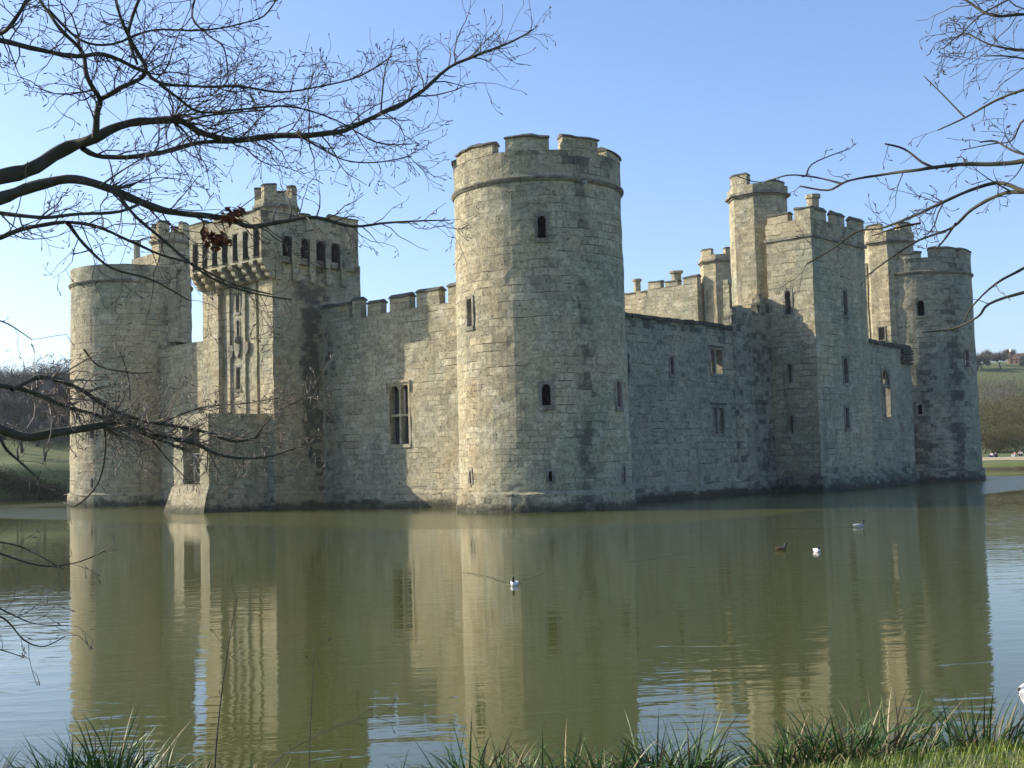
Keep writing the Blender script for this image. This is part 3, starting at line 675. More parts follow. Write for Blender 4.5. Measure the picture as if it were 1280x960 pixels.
# --- inner range over the low wall: battlements and chimneys
gx0, gx1, gy = -30.0, -17.9, 42.0
mb = MB(); wall_x(mb, gx0, gx1, gy, -1, 0.9, 17.95, (), 0.05, step=0.6); wall_y(mb, gy, 46, gx1, 1, 0.9, 17.95, (), 0.1, step=0.8)
wall_x(mb, gx0, gx1, 51.0, 1, 0.9, 17.95, (), 0.05, step=1.0); wall_y(mb, gy, 51, gx0, -1, 0.9, 17.95, (), 0.1, step=1.0)
mb.box(gx0, gx1, gy, gy+0.6, 16.5, 17.95, 0.2, 0.8, 'bse'); mb.box(gx0, gx1, gy+0.6, 51, 16.4, 16.5, 0.2, None, 'snewb')
mb.box(gx1-0.6, gx1, gy+0.6, 51, 16.5, 17.95, 0.2, 0.8, 'b'); 
gr = part(mb, 'inner_range', 'tower', 'sunlit battlemented block with two chimneys seen over the low wall')
for (a, b, z) in ((-26.9, -24.75, 18.0), (-24.2, -23.5, 17.98), (-23.25, -21.9, 18.75), (-21.35, -19.95, 18.55), (-19.35, -17.88, 18.72)): put_merlon(gr, a, b, gy-0.02, gy+0.6, 17.93-0.6*(a < -23.4), z, along='x')
for (cx_, z) in ((-25.2, 19.25), (-20.75, 19.45)):
    ch = MB(); rr = 0.36 if cx_ < -22 else 0.52
    ch.lathe([(rr*0.95, 16.5), (rr*0.9, z-0.35), (rr*0.95, z-0.28), (rr*1.22, z-0.2), (rr*1.25, z-0.05), (rr*1.1, z)], (cx_, gy+0.95), 14)
    ch.build('chimney', M['tower'], gr, rough=0.03)

# --- the gate tower (postern) on the sunlit side
px0, px1, py0, py1 = -25.5, -17.95, -4.05, 2.9
mb = MB()
def stP(p):
    s = foot(p)
    if p.x > px1-0.05: s = max(s, 1.05*band(p.y, -1.9, -0.4, 0.55)*sm(1.0, 4.5, p.z)*sm(14.8, 13.2, p.z), 0.6*band(p.y, -1.2, 0.3, 0.5), 0.12, 0.95*band(p.y, -2.6, 0.3, 0.8)*band(p.z, 12.2, 14.2, 1.2))
    return s
rx0, rx1 = -23.75, -19.35       # tall recessed panel over the gate
sh = [(rx0, rx1, 0.95, 14.0)]
wall_x(mb, px0, px1, py0, -1, 0.9, 15.4, sh, stP, step=0.4)
# recess back with slits
pw = [(-22.0, 0.36, 12.3, 13.4, 'lancet'), (-22.0, 0.24, 10.85, 11.8, 'slit'), (-22.05, 0.42, 7.45, 8.85, 'lancet')]
yb = py0+0.32
panel(mb, lambda u, v: V((u, yb, v)), rx0, rx1, 0.95, 14.0, [hx(*w[:4]) for w in pw], 0.45, 0.0)
for (xa, f) in ((rx0, 1), (rx1, -1)):
    for k in range(26):
        za, zb = 0.95+k*0.502, 0.95+(k+1)*0.502
        q = [(xa, py0, za), (xa, yb, za), (xa, yb, zb), (xa, py0, zb)]; mb.face(q if f > 0 else q[::-1])
mb.face([(rx0, yb, 14.0), (rx1, yb, 14.0), (rx1, py0, 14.0), (rx0, py0, 14.0)])
pe = [(-1.35, 0.28, 2.95, 3.75, 'slit')]
wall_y(mb, py0, py1, px1, 1, 0.9, 15.4, [hx(*w[:4]) for w in pe], stP, step=0.38)
wall_x(mb, px0, px1, py1, 1, 0.9, 15.4, (), 0.1, step=0.8); wall_y(mb, py0, py1, px0, -1, 0.9, 15.4, (), 0.1, step=0.8)
pt = part(mb, 'gate_tower', 'tower', 'square gate tower with projecting machicolated parapet behind the branches')
for (c, w, a, b, s) in pw: win_s(pt, c, yb, w, a, b, s, border=0.12)
for (c, w, a, b, s) in pe: win_e(pt, c, px1, w, a, b, s, border=0.08)
# rib mouldings in the recess and three carved shields with a helm
for (a, b) in ((-23.05, -22.75), (-21.35, -21.1), (-20.15, -19.9)):
    rb = MB(); rb.box(a, b, yb-0.14, yb-0.002, 1.0, 13.9, 0.0, 0.6); rb.build('rib', M['tower'], pt, rough=0.03)
for (xs, z, w) in ((-22.75+0.1, 9.9, 0.5), (-22.0, 10.0, 0.62), (-21.1+0.05, 10.0, 0.5)):
    s = MB(); n = 10; out = []
    for k in range(n+1):
        t = k/n; out.append((xs-w/2+w*t, z-0.45*w/0.5*(1-abs(2*t-1)**2.2)))
    out = [(xs+w/2, z+0.35), (xs-w/2, z+0.35)]+out
    yy = yb-0.16
    s.face([(x, yy, q) for x, q in out]); m = len(out)
    for k in range(m):
        a, b = out[k], out[(k+1) % m]; s.face([(b[0], yy, b[1]), (a[0], yy, a[1]), (a[0], yb-0.003, a[1]), (b[0], yb-0.003, b[1])])
    s.build('carved_shield', M['trim'], pt, rough=0.02)
hm = MB(); hm.lathe([(0.05, 10.35), (0.2, 10.4), (0.24, 10.55), (0.17, 10.75), (0.06, 10.85)], (-22.0, yb-0.1), 10); hm.build('carved_helm', M['trim'], pt, rough=0.02)
# machicolated parapet: slots between piers, rolls of corbels beneath
ax0, ax1, ay0, ay1 = -25.45, -17.74, -4.98, 2.6
pp = MB(); stQ = lambda p: 0.12+0.35*sm(17.2, 18.3, p.z)+(0.25 if p.x > -17.8 else 0)
ns = 7; sx = [ax0+0.62+i*(ax1-ax0-1.1)/(ns-1) for i in range(ns)]; slots = [hx(x, 0.54, 15.2, 16.9) for x in sx]
sy = [-3.05, -1.68, -0.46, 0.74]; eslots = [hx(y, 0.68, 15.0, 16.6) for y in sy]
wall_x(pp, ax0, ax1, ay0, -1, 15.0, 18.0, slots, stQ, step=0.4); wall_y(pp, ay0, ay1, ax1, 1, 14.95, 18.0, eslots, stQ, step=0.4)
wall_y(pp, ay0, ay1, ax0, -1, 15.0, 18.0, (), 0.2, step=0.8); wall_x(pp, ax0, ax1, ay1, 1, 15.0, 18.0, (), 0.2, step=0.8)
pp.box(ax0, ax1, ay0, ay1, 17.9, 18.0, 0.4, 0.9, 'bsnew')
pp.box(ax0, ax1, ay0, ay1, 14.98, 15.05, 0.1, 0.9, 'tsnew')
par = pp.build('parapet', M['tower'], pt, rough=RGH)
for x in sx: win_s(pt, x, ay0, 0.54, 15.2, 16.9, 'lancet', name='machicolation_slot', mat='coping', border=0.03, depth=0.8, proud=0.01)  # dark coping stone here is painted shade for the slot depths
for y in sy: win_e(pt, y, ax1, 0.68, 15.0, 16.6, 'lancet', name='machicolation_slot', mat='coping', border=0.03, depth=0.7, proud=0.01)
def corbel(x, y, nx, ny, w):
    c = MB(); t = V((-ny, nx, 0)); n = V((nx, ny, 0)); O = V((x, y, 0))
    prof = [(0, 13.95)]
    for (d0, zc, r) in ((0.22, 14.22, 0.24), (0.50, 14.58, 0.24), (0.76, 14.92, 0.22)):
        for k in range(6):
            a = -pi/2+pi*0.62*k/5-0.1; prof.append((d0+r*cos(a), zc+r*sin(a)))
    prof += [(0.92, 15.06), (0, 15.06)]
    A = [O+n*d-t*(w/2)+V((0, 0, z)) for d, z in prof]; B = [O+n*d+t*(w/2)+V((0, 0, z)) for d, z in prof]; m = len(prof)
    for k in range(m): c.face([A[(k+1) % m], A[k], B[k], B[(k+1) % m]], None, 0.05)
    c.face(A, None, 0.05); c.face(B[::-1], None, 0.05)
    return c
cps = [(sx[i]+sx[i+1])/2 for i in range(ns-1)]+[sx[0]-0.42, sx[-1]+0.36]
for x in cps: corbel(x, py0, 0, -1, 0.42).build('corbel', M['tower'], pt, rough=0.03)
for y in (-3.75, -2.4, -1.1, 0.14, 1.4):
    c = MB(); c.box(px1-0.02, ax1-0.02, y-0.2, y+0.2, 14.4, 14.98, 0.2); c.box(px1-0.02, px1+0.25, y-0.2, y+0.2, 13.9, 14.4, 0.2)
    c.build('corbel', M['tower'], pt, rough=0.05)
for (a, b, z) in ((0.5, 2.62, 18.5), (-2.1, -1.3, 18.3)): put_merlon(par, ax1-0.6, ax1+0.02, a, b, 17.98, z, along='y', wear=0.12)
for (a, b, z) in ((-25.47, -23.9, 18.35), (-22.7, -21.2, 18.4), (-19.6, -18.3, 18.2)): put_merlon(par, a, b, ay0-0.02, ay0+0.6, 17.98, z, along='x', wear=0.16)
plinth_run([(px0, py0), (-18.9, py0), (px1, py0), (px1, -0.2)], pt, 'tower', out=0.34)

# --- bridge abutment in front of the gate: two cheeks with a sunk doorway and a pale lattice gate
bx0, bx1, by0 = -22.35, -18.62, -8.2
mb = MB(); stB = lambda p: max(foot(p), 0.3*band(p.z, 1.0, 1.7, 0.2))
dx0, dx1 = -21.3, -19.55
wall_x(mb, bx0, bx1, by0, -1, 0.9, 5.75, [(dx0, dx1, 1.65, 5.1)], stB, step=0.35)
wall_y(mb, by0, py0-0.01, bx1, 1, 0.9, 5.75, (), stB, step=0.4); wall_y(mb, by0, py0-0.01, bx0, -1, 0.9, 5.75, (), stB, step=0.5)
xs = lines(bx0, bx1, 0.5, [])
mb.box(bx0, bx1, by0, py0-0.01, 5.7, 5.75, 0.4, 0.5, 'bsnew')
for (xa, f) in ((dx0, 1), (dx1, -1)):
    for k in range(7):
        for q_ in range(6):
            za, zb = 1.65+k*0.493, 1.65+(k+1)*0.493; ya, yb2 = by0+q_*0.5, by0+(q_+1)*0.5
            q = [(xa, ya, za), (xa, yb2, za), (xa, yb2, zb), (xa, ya, zb)]; mb.face(q if f > 0 else q[::-1])
mb.face([(dx0, by0, 1.65), (dx1, by0, 1.65), (dx1, by0+3, 1.65), (dx0, by0+3, 1.65)]); mb.face([(dx0, by0+3, 5.1), (dx1, by0+3, 5.1), (dx1, by0, 5.1), (dx0, by0, 5.1)])
mb.face([(dx0, by0+3, 1.65), (dx1, by0+3, 1.65), (dx1, by0+3, 5.1), (dx0, by0+3, 5.1)])
ab = part(mb, 'bridge_abutment', 'tower', 'sunlit stone abutment with a sunk doorway standing in front of the gate tower')
pl = MB(); q0 = [(bx0, by0), (bx1, by0), (bx1, py0), (bx0, py0)]
for (za, oa, zb, ob) in ((-1.2, 0.62, 0.0, 0.48), (0.0, 0.48, 1.55, 0.04)):
    A = [(bx0-oa, by0-oa, za), (bx1+oa*0.3, by0-oa, za), (bx1+oa*0.3, py0-.36, za), (bx0-oa, py0-.36, za)]; B = [(bx0-ob, by0-ob, zb), (bx1+ob*0.3, by0-ob, zb), (bx1+ob*0.3, py0-.36, zb), (bx0-ob, py0-.36, zb)]
    for k in range(4):
        a, b, c, d = V(A[k]), V(A[(k+1) % 4]), V(B[(k+1) % 4]), V(B[k])
        for i in range(8):
            for j in range(3):
                f = lambda s, t: (a.lerp(b, s)).lerp(d.lerp(c, s), t)
                pl.face([f(i/8, j/3), f((i+1)/8, j/3), f((i+1)/8, (j+1)/3), f(i/8, (j+1)/3)], None, stB)
pl.build('plinth', M['tower'], ab, rough=0.06)
gm = simple('pale_painted_wood', (0.42, 0.43, 0.42), 0.6, 0.1)
gt = MB(); gy_ = by0+0.35
def bar(a, b, r=0.020): gt.tube([V(a), V(b)], [r, r], 5)
for x in (dx0+0.62, dx1-0.04): bar((x, gy_, 1.66), (x, gy_, 3.5), 0.026)
for z in (1.75, 2.58, 3.42): bar((dx0+0.62, gy_, z), (dx1-0.04, gy_, z), 0.022)
for (z0, z1) in ((1.75, 2.58), (2.58, 3.42)):
    bar((dx0+0.62, gy_, z0), (dx1-0.04, gy_, z1)); bar((dx1-0.04, gy_, z0), (dx0+0.62, gy_, z1))
gt.build('lattice_gate', gm, ab)
bpy.context.view_layer.update()

# ------------------------------------------------------------------ terrain, courtyard, water
def moat_d(x, y):
    """distance outside the moat's edge (negative over the water)"""
    r = 25.0 if (x > -20 and y < 20) else 14.0
    cx_, cy_, hx_, hy_ = -13.5, 21.5, 56.5, 69.5
    qx, qy = abs(x-cx_)-(hx_-r), abs(y-cy_)-(hy_-r)
    return sqrt(max(qx, 0)**2+max(qy, 0)**2)+min(max(qx, qy), 0)-r
def ground_z(x, y):
    d = moat_d(x, y)
    if d < 0: return max(-1.6, d*0.6)
    z = 0.9*(1-exp(-d/1.1))+0.05*noise.noise(V((x*0.4, y*0.4, 0)))*min(1, d)
    if d < 12 and x > 30 and y < -30: z += 0.24*sm(-42.0, -40.0, y)*sm(35.5, 38, x)*sm(.5, 2, d)
    if x < -70:
        e = -70-x; z += 2.6*sm(0.5, 6, e)+4.2*sm(10, 50, e)+6*sm(60, 200, e)
    if y > 91:
        e = y-91; z += 0.6*sm(5, 60, e)+2.4*sm(50, 105, e)+ 24*sm(95, 330, e)+3*sm(330, 800, e)
    z += 1.5*noise.noise(V((x*0.01, y*0.01, 3)))*sm(20, 120, d)
    return z
gg = G('ground_grass'); pos = gg.new('ShaderNodeNewGeometry').outputs['Position']
n1 = gg.noise(pos, 0.35, 5, 0.6); n2 = gg.noise(pos, 6, 4, 0.7); n3 = gg.noise(pos, 0.02, 3)
gc = gg.mix(gg.ramp(n1, 0.35, 0.65), (0.075, 0.115, 0.022), (0.12, 0.14, 0.035)); gc = gg.mix(gg.math('MULTIPLY', gg.ramp(n2, 0.45, 0.7), 0.6), gc, (0.14, 0.115, 0.05))
sz = gg.new('ShaderNodeSeparateXYZ'); gg.link(pos, sz.inputs[0])
gc = gg.mix(gg.ramp(sz.outputs[2], 0.42, 0.12), gc, (0.045, 0.035, 0.02))
gg.link(gc, gg.b.inputs['Base Color']); gg.b.inputs['Roughness'].default_value = 0.95; gg.link(gg.bump(n2, 1.0, 0.05), gg.b.inputs['Normal'])
def axis(lo, hi, dens):
    out = [lo]
    while out[-1] < hi:
        out.append(out[-1]+dens(out[-1]))
    return out
dx = lambda v: 0.45 if 26 < v < 48 else (2.0 if -80 < v < 60 else (8 if -200 < v < 150 else 60))
dy = lambda v: 0.45 if -52 < v < -30 else (2.0 if -60 < v < 100 else (6 if -120 < v < 450 else 60))
X, Y = axis(-1500, 1500, dx), axis(-1500, 2500, dy)
vs = [(x, y, ground_z(x, y)) for y in Y for x in X]; nx = len(X)
fs = [(j*nx+i, j*nx+i+1, (j+1)*nx+i+1, (j+1)*nx+i) for j in range(len(Y)-1) for i in range(nx-1)]
me = bpy.data.meshes.new('ground'); me.from_pydata(vs, [], fs); me.materials.append(gg.m); me.polygons.foreach_set('use_smooth', [True]*len(fs)); me.update()
ground = bpy.data.objects.new('ground', me); COL.objects.link(ground); tag(ground, kind='structure')
mb = MB(); mb.box(-41, 0, 0.5, 46.5, -1, 1.0, 0, None, 'b'); o = mb.build('courtyard', gg.m); tag(o, kind='structure')

# water
g = G('moat_water'); pos = g.new('ShaderNodeNewGeometry').outputs['Position']
g.b.inputs['IOR'].default_value = 1.333
g.link(g.mix(g.ramp(g.noise(pos, 0.05, 3), 0.3, 0.7), (0.072, 0.079, 0.021), (0.088, 0.092, 0.028)), g.b.inputs['Base Color'])
def vm(op, a, b=None):
    n = g.new('ShaderNodeVectorMath', operation=op); g.link(a, n.inputs[0])
    if b is not None: n.inputs[1].default_value = b
    return n
q = vm('SUBTRACT', vm('ABSOLUTE', vm('SUBTRACT', pos, (-20.5, 21.5, 0)).outputs[0]).outputs[0], (24.0, 26.0, 1))
sd = vm('LENGTH', vm('MAXIMUM', q.outputs[0], (0, 0, 0)).outputs[0]).outputs['Value']
sd = g.math('ADD', sd, g.math('MULTIPLY', g.math('SUBTRACT', g.noise(pos, 0.12, 3), 0.5), 1.6))
ruff = g.ramp(sd, 12.6, 11.2)          # breeze-ruffled strip along the foot of the walls
ruff = g.math('MULTIPLY', ruff, g.ramp(sd, 1.0, 3.0, 0.45, 1.0))
g.link(g.math('MULTIPLY_ADD', ruff, 0.13, 0.032), g.b.inputs['Roughness'])
rot = g.map(pos, (1, 1, 1), rot=(0, 0, -(YAW+R(6))))     # waves lie across the light wind
w1 = g.noise(g.map(rot, (0.75, 2.2, 1)), 1.0, 3, 0.55, 0.4)
w2 = g.noise(g.map(rot, (1.5, 6.0, 1)), 1.0, 2, 0.5, 0.3)
calm = g.ramp(g.noise(pos, 0.06, 3, 0.5), 0.36, 0.62, 0.3, 1.15)
calm = g.math('ADD', calm, g.math('MULTIPLY', ruff, 2.2))
h = g.math('MULTIPLY', g.math('ADD', w1, g.math('MULTIPLY', w2, 0.25)), calm)
h = g.math('MULTIPLY', h, 0.014)
def wake(ax_, ay_, bx_, by_, width, amp):
    global h
    L = sqrt((bx_-ax_)**2+(by_-ay_)**2); ux, uy = (bx_-ax_)/L, (by_-ay_)/L
    r_ = vm('SUBTRACT', pos, (ax_, ay_, 0)).outputs[0]
    wob = g.math('MULTIPLY', g.math('SUBTRACT', g.noise(pos, 0.8, 2), 0.5), 0.5)
    al = vm('DOT_PRODUCT', r_, (ux, uy, 0)).outputs['Value']; ac = g.math('ADD', vm('DOT_PRODUCT', r_, (-uy, ux, 0)).outputs['Value'], wob)
    m = g.math('MULTIPLY', g.ramp(al, -0.1, 0.3), g.ramp(al, L+0.2, L-0.4))
    g_ = g.math('MULTIPLY', g.ramp(g.math('ABSOLUTE', ac), width, 0.0), m)
    h = g.math('ADD', h, g.math('MULTIPLY', g_, amp))
wake(24.3, -29.0, 21.3, -27.4, 0.10, 0.022); wake(24.3, -29.0, 22.9, -26.6, 0.08, 0.014)
wake(23.12, -23.77, 22.98, -20.46, 0.12, 0.012); wake(34.88, -33.15, 35.25, -32.64, 0.06, 0.012)
wake(25.83, -19.22, 24.6, -17.8, 0.10, 0.012); wake(22.25, -9.67, 20.3, -11.5, 0.12, 0.010)
g.link(g.bump(h, 0.6, 1.0), g.b.inputs['Normal'])
mb = MB(); mb.face([(-90, -70, 0), (60, -70, 0), (60, 110, 0), (-90, 110, 0)]); water = mb.build('moat_water', g.m); tag(water, kind='structure')

# ------------------------------------------------------------------ bare trees
def rvec(r): return V((r.gauss(0, 1), r.gauss(0, 1), r.gauss(0, 1))).normalized()
def smooth_line(pts, rad, n=3):
    """Catmull-Rom through the traced points"""
    P, Q = [], []
    for i in range(len(pts)-1):
        p0, p1, p2, p3 = pts[max(0, i-1)], pts[i], pts[i+1], pts[min(len(pts)-1, i+2)]
        for k in range(n):
            t = k/n
            P.append(0.5*((2*p1)+(p2-p0)*t+(2*p0-5*p1+4*p2-p3)*t*t+(3*p1-p0-3*p2+p3)*t**3)); Q.append(rad[i]+(rad[i+1]-rad[i])*t)
    return P+[pts[-1]], Q+[rad[-1]]
def grow(mb, r, p, d, length, rad, level, sag=0.0, buds=True, seg=0.07, minr=0.0015, dens=1.0, up=0.0):
    """a crooked twig with side shoots that swell into buds at their tips"""
    n = max(3, int(length/seg)); pts, rd = [p.copy()], [rad]; d = d.normalized(); bend = rvec(r)*0.10
    kids = []
    for i in range(n):
        t = (i+1)/n
        d = (d+rvec(r)*0.40+bend*0.5+V((0, 0, up-sag))*0.08).normalized()
        if r.random() < 0.12: bend = rvec(r)*0.14
        p = p+d*(length/n); pts.append(p.copy()); rd.append(max(minr, rad*(1-0.72*t)))
        if level > 0 and t > 0.12 and r.random() < 0.62*dens: kids.append((p.copy(), d.copy(), t))
    mb.tube(pts, rd, 4 if rad < 0.006 else 5, cap=False)
    if buds and level == 0:
        mb.tube([p-d*0.010, p, p+d*0.010, p+d*0.018], [minr, 0.0034, 0.0031, 0.0008], 4, cap=False)
    sgn = 1
    for (q, dd, t) in kids:
        a = dd.cross(rvec(r)).normalized(); sgn = -sgn
        an_ = R(r.uniform(30, 62)); nd = (dd*cos(an_)+a*sin(an_)).normalized()
        grow(mb, r, q, nd, length*(0.62-0.30*t)*r.uniform(0.55, 1.1), max(minr, rad*(1-0.65*t)*0.62), level-1, sag, buds, seg, minr, dens, up)
def limb(parent, r, px, depth, th, level=2, twig_len=0.7, gap=0.13, name='branch', mat='bark_moss', tmb=None, start=0.0, upb=0.05, prob=1.0):
    """px: traced outline points; depth: metres from the eye (start, end); th: thickness in photo pixels (start ... end)"""
    n = len(px); D = [depth[0]+(depth[1]-depth[0])*i/(n-1) + (r.uniform(-.12, .12) if 0 < i < n-1 else 0) for i in range(n)]
    T = [th[0]*(th[-1]/th[0])**(i/(n-1)) if len(th) == 2 else th[i] for i in range(n)]
    pts = [at(x, y, d) for (x, y), d in zip(px, D)]; rad = [0.88*t*d/F_PX/2 for t, d in zip(T, D)]
    P, Q = smooth_line(pts, rad, 4)
    P = [p+noise.noise_vector(p*6)*q*0.5 for p, q in zip(P, Q)]; Q = [q*(1+0.22*noise.noise(p*11)) for p, q in zip(P, Q)]
    b = MB(); b.tube(P, Q, 8 if max(Q) > 0.012 else 6); o = b.build(name, M[mat], parent, smooth=True)
    acc = 0; L = sum((P[i+1]-P[i]).length for i in range(len(P)-1)); run = 0
    for i in range(1, len(P)):
        s = (P[i]-P[i-1]).length; acc += s; run += s
        if run/L < start: continue
        while acc > gap:
            acc -= gap
            if r.random() > prob: continue
            d = (P[i]-P[i-1]).normalized(); a = d.cross(rvec(r)).normalized(); a.z += upb; 
            nd = (d*r.uniform(0.35, 0.9)+a*r.uniform(0.5, 1.0)).normalized()
            l = twig_len*r.uniform(0.35, 1.15)*(1-0.35*run/L)
            grow(tmb, r, P[i], nd, l, min(Q[i]*0.55, 0.0065)*r.uniform(.6, 1), level)
    return o, P

def near_tree(name, label, trunk_px, limbs, seed, trunk_r=0.20, top=9.0, clumps=(), tmat='twig'):
    r = random.Random(seed)
    base = at(trunk_px[0], 700, trunk_px[1]); gx, gy = base.x, base.y
    t = empty(name, (gx, gy, ground_z(gx, gy))); tag(t, label, 'tree')
    tb = MB(); z0 = ground_z(gx, gy)-0.3; pts, rd = [], []
    for k in range(16):
        f = k/15; z = z0+(top-z0)*f
        pts.append(V((gx+0.25*noise.noise(V((seed, z*0.5, 1))), gy+0.25*noise.noise(V((seed, z*0.5, 9))), z))); rd.append(trunk_r*(1.5 if k == 0 else 1.15 if k == 1 else 1)*(1-0.55*f))
    tb.tube(pts, rd, 14); tr = tb.build('trunk', M['bark'], t, smooth=True)
    tw = MB(); objs = [tr]
    for L in limbs:
        pxs = L['px']; kw = {k: v for k, v in L.items() if k not in ('px', 'd', 'th')}
        o, P = limb(t, r, pxs, L['d'], L['th'], tmb=tw, **kw); objs.append(o)
        if L.get('root'): pass
    # limbs that leave the frame run on to the trunk
    for (x, y, d, th, zt) in clumps:
        e = at(x, y, d); s = V((gx, gy, zt)); q = [s, s.lerp(e, 0.35)+V((0, 0, 0.15)), s.lerp(e, 0.7)+V((0, 0, 0.06)), e]
        P, Q = smooth_line(q, [th*d/F_PX/2*1.5, th*d/F_PX/2*1.25, th*d/F_PX/2*1.1, th*d/F_PX/2*1.0], 4)
        b = MB(); b.tube(P, Q, 8); objs.append(b.build('branch', M['bark_moss'], t, smooth=True))
    # upper crown over the frame
    for k in range(7):
        p = pts[13].lerp(pts[15], k/7); a = r.uniform(0, 2*pi); grow(tw, r, p, V((cos(a)*.5, sin(a)*.5, 1.6)), r.uniform(1.4, 2.4), 0.03, 2, seg=0.25, dens=.8)
    objs.append(tw.build('twigs', M[tmat], t, smooth=False))
    inv = Matrix.Translation(-V(t.location))
    for o in objs: o.matrix_parent_inverse = inv
    return t, r, tw

LT = [
 dict(px=[(-30, 231), (0, 222), (45, 208), (85, 183), (118, 172), (150, 158), (200, 150), (228, 152), (255, 168), (295, 175), (340, 170), (400, 168), (440, 160), (480, 140), (520, 120), (560, 85), (600, 68), (640, 52), (668, 36)],
      d=(7.0, 8.2), th=[24, 22, 20, 18, 15, 12, 11, 10, 9, 9, 9, 8, 7, 6.5, 6, 5, 4, 3, 1.8], twig_len=0.62, gap=0.085, start=0.30),
 dict(px=[(103, 186), (130, 197), (190, 193), (240, 180), (292, 176)], d=(7.1, 7.6), th=(8, 6), twig_len=0.5),
 dict(px=[(-30, 250), (0, 248), (40, 233), (85, 226), (125, 230), (160, 245), (200, 262), (240, 268), (285, 273), (312, 283), (350, 277), (395, 272), (440, 283), (490, 278), (562, 275)],
      d=(6.8, 8.0), th=[17, 17, 15, 13, 12, 11, 10, 9, 8, 7, 6, 5, 4, 3, 1.6], twig_len=0.55, gap=0.10, start=0.25),
 dict(px=[(-30, 262), (0, 266), (50, 272), (100, 268), (150, 264), (178, 254)], d=(6.6, 6.9), th=(7, 4), twig_len=0.4, gap=.2),
 dict(px=[(-30, 300), (0, 297), (30, 285), (80, 278), (120, 283), (160, 300), (200, 318), (240, 330), (290, 355), (340, 368)], d=(7.0, 7.7), th=(9, 2.2), twig_len=0.5, gap=0.13),
 dict(px=[(85, 278), (105, 305), (140, 335), (190, 350), (235, 375)], d=(7.1, 7.5), th=(6, 2), twig_len=0.4, gap=0.2),
 dict(px=[(145, 238), (170, 270), (215, 310), (260, 345), (310, 365), (365, 375)], d=(7.0, 7.6), th=(6, 2.2), twig_len=0.45, gap=0.16),
 dict(px=[(118, 172), (122, 140), (125, 125), (108, 95), (103, 65), (75, 35), (50, 0), (40, -30)], d=(7.05, 6.6), th=(10, 4), twig_len=0.5, gap=0.11),
 dict(px=[(125, 125), (150, 110), (183, 90), (165, 55), (150, 20), (140, -25)], d=(7.05, 7.0), th=(8, 4), twig_len=0.5, gap=0.11),
 dict(px=[(183, 90), (200, 103), (240, 108), (300, 108), (350, 115), (400, 108), (450, 95), (490, 70)], d=(7.0, 7.6), th=(6, 1.8), twig_len=0.55, gap=0.085),
 dict(px=[(-30, 48), (0, 50), (50, 62), (95, 70), (130, 68), (170, 85), (185, 90)], d=(6.6, 7.0), th=(9, 5), twig_len=0.5, gap=0.11),
 dict(px=[(200, 105), (222, 122), (250, 140), (300, 137), (360, 133), (420, 150), (470, 178), (515, 180)], d=(7.1, 7.7), th=(5, 1.8), twig_len=0.5, gap=0.09),
 dict(px=[(60, 12), (100, 50), (140, 55), (190, 38), (250, 38), (300, 30), (330, 20), (348, -5)], d=(6.9, 7.4), th=(4.5, 2), twig_len=0.5, gap=0.09),
 dict(px=[(-30, 30), (0, 42), (25, 15), (40, -15)], d=(6.5, 6.4), th=(7, 5), twig_len=0.5, gap=0.11),
 dict(px=[(185, -25), (170, 10), (160, 45), (172, 80)], d=(6.8, 7.0), th=(5, 4), twig_len=0.5, gap=0.11),
 dict(px=[(250, -20), (240, 20), (262, 45), (280, 60), (285, 95)], d=(7.0, 7.2), th=(3.5, 2), twig_len=0.5, gap=0.10),
 dict(px=[(228, 152), (260, 145), (300, 140), (330, 138)], d=(7.5, 7.8), th=(4, 2), twig_len=0.5, gap=0.12),
 dict(px=[(375, 170), (400, 185), (430, 200), (470, 203), (515, 195)], d=(7.9, 8.1), th=(3.5, 1.5), twig_len=0.42, gap=0.10),
 dict(px=[(476, 142), (478, 115), (482, 85), (490, 65)], d=(7.9, 8.1), th=(3, 1.5), twig_len=0.4, gap=0.10),
 dict(px=[(125, 232), (150, 215), (200, 185), (245, 160)], d=(6.9, 6.6), th=(3, 1.5), twig_len=0.4, gap=0.15),
]
for L in LT:
    L.setdefault('level', 2); L['gap'] = L.get('gap', .13)*0.62; L['twig_len'] *= 1.1
nt_, r_, tw_ = near_tree('bare_tree', 'bare tree reaching its large limbs across the sky at upper left', (-330, 6.6), LT, 11, 0.24, 9.5,
    clumps=[(-30, 231, 7.0, 24, 3.7), (-30, 250, 6.8, 17, 3.6), (-30, 300, 7.0, 9, 3.4), (-30, 262, 6.6, 7, 3.5), (-30, 48, 6.6, 9, 4.6), (-30, 30, 6.5, 7, 4.8)])
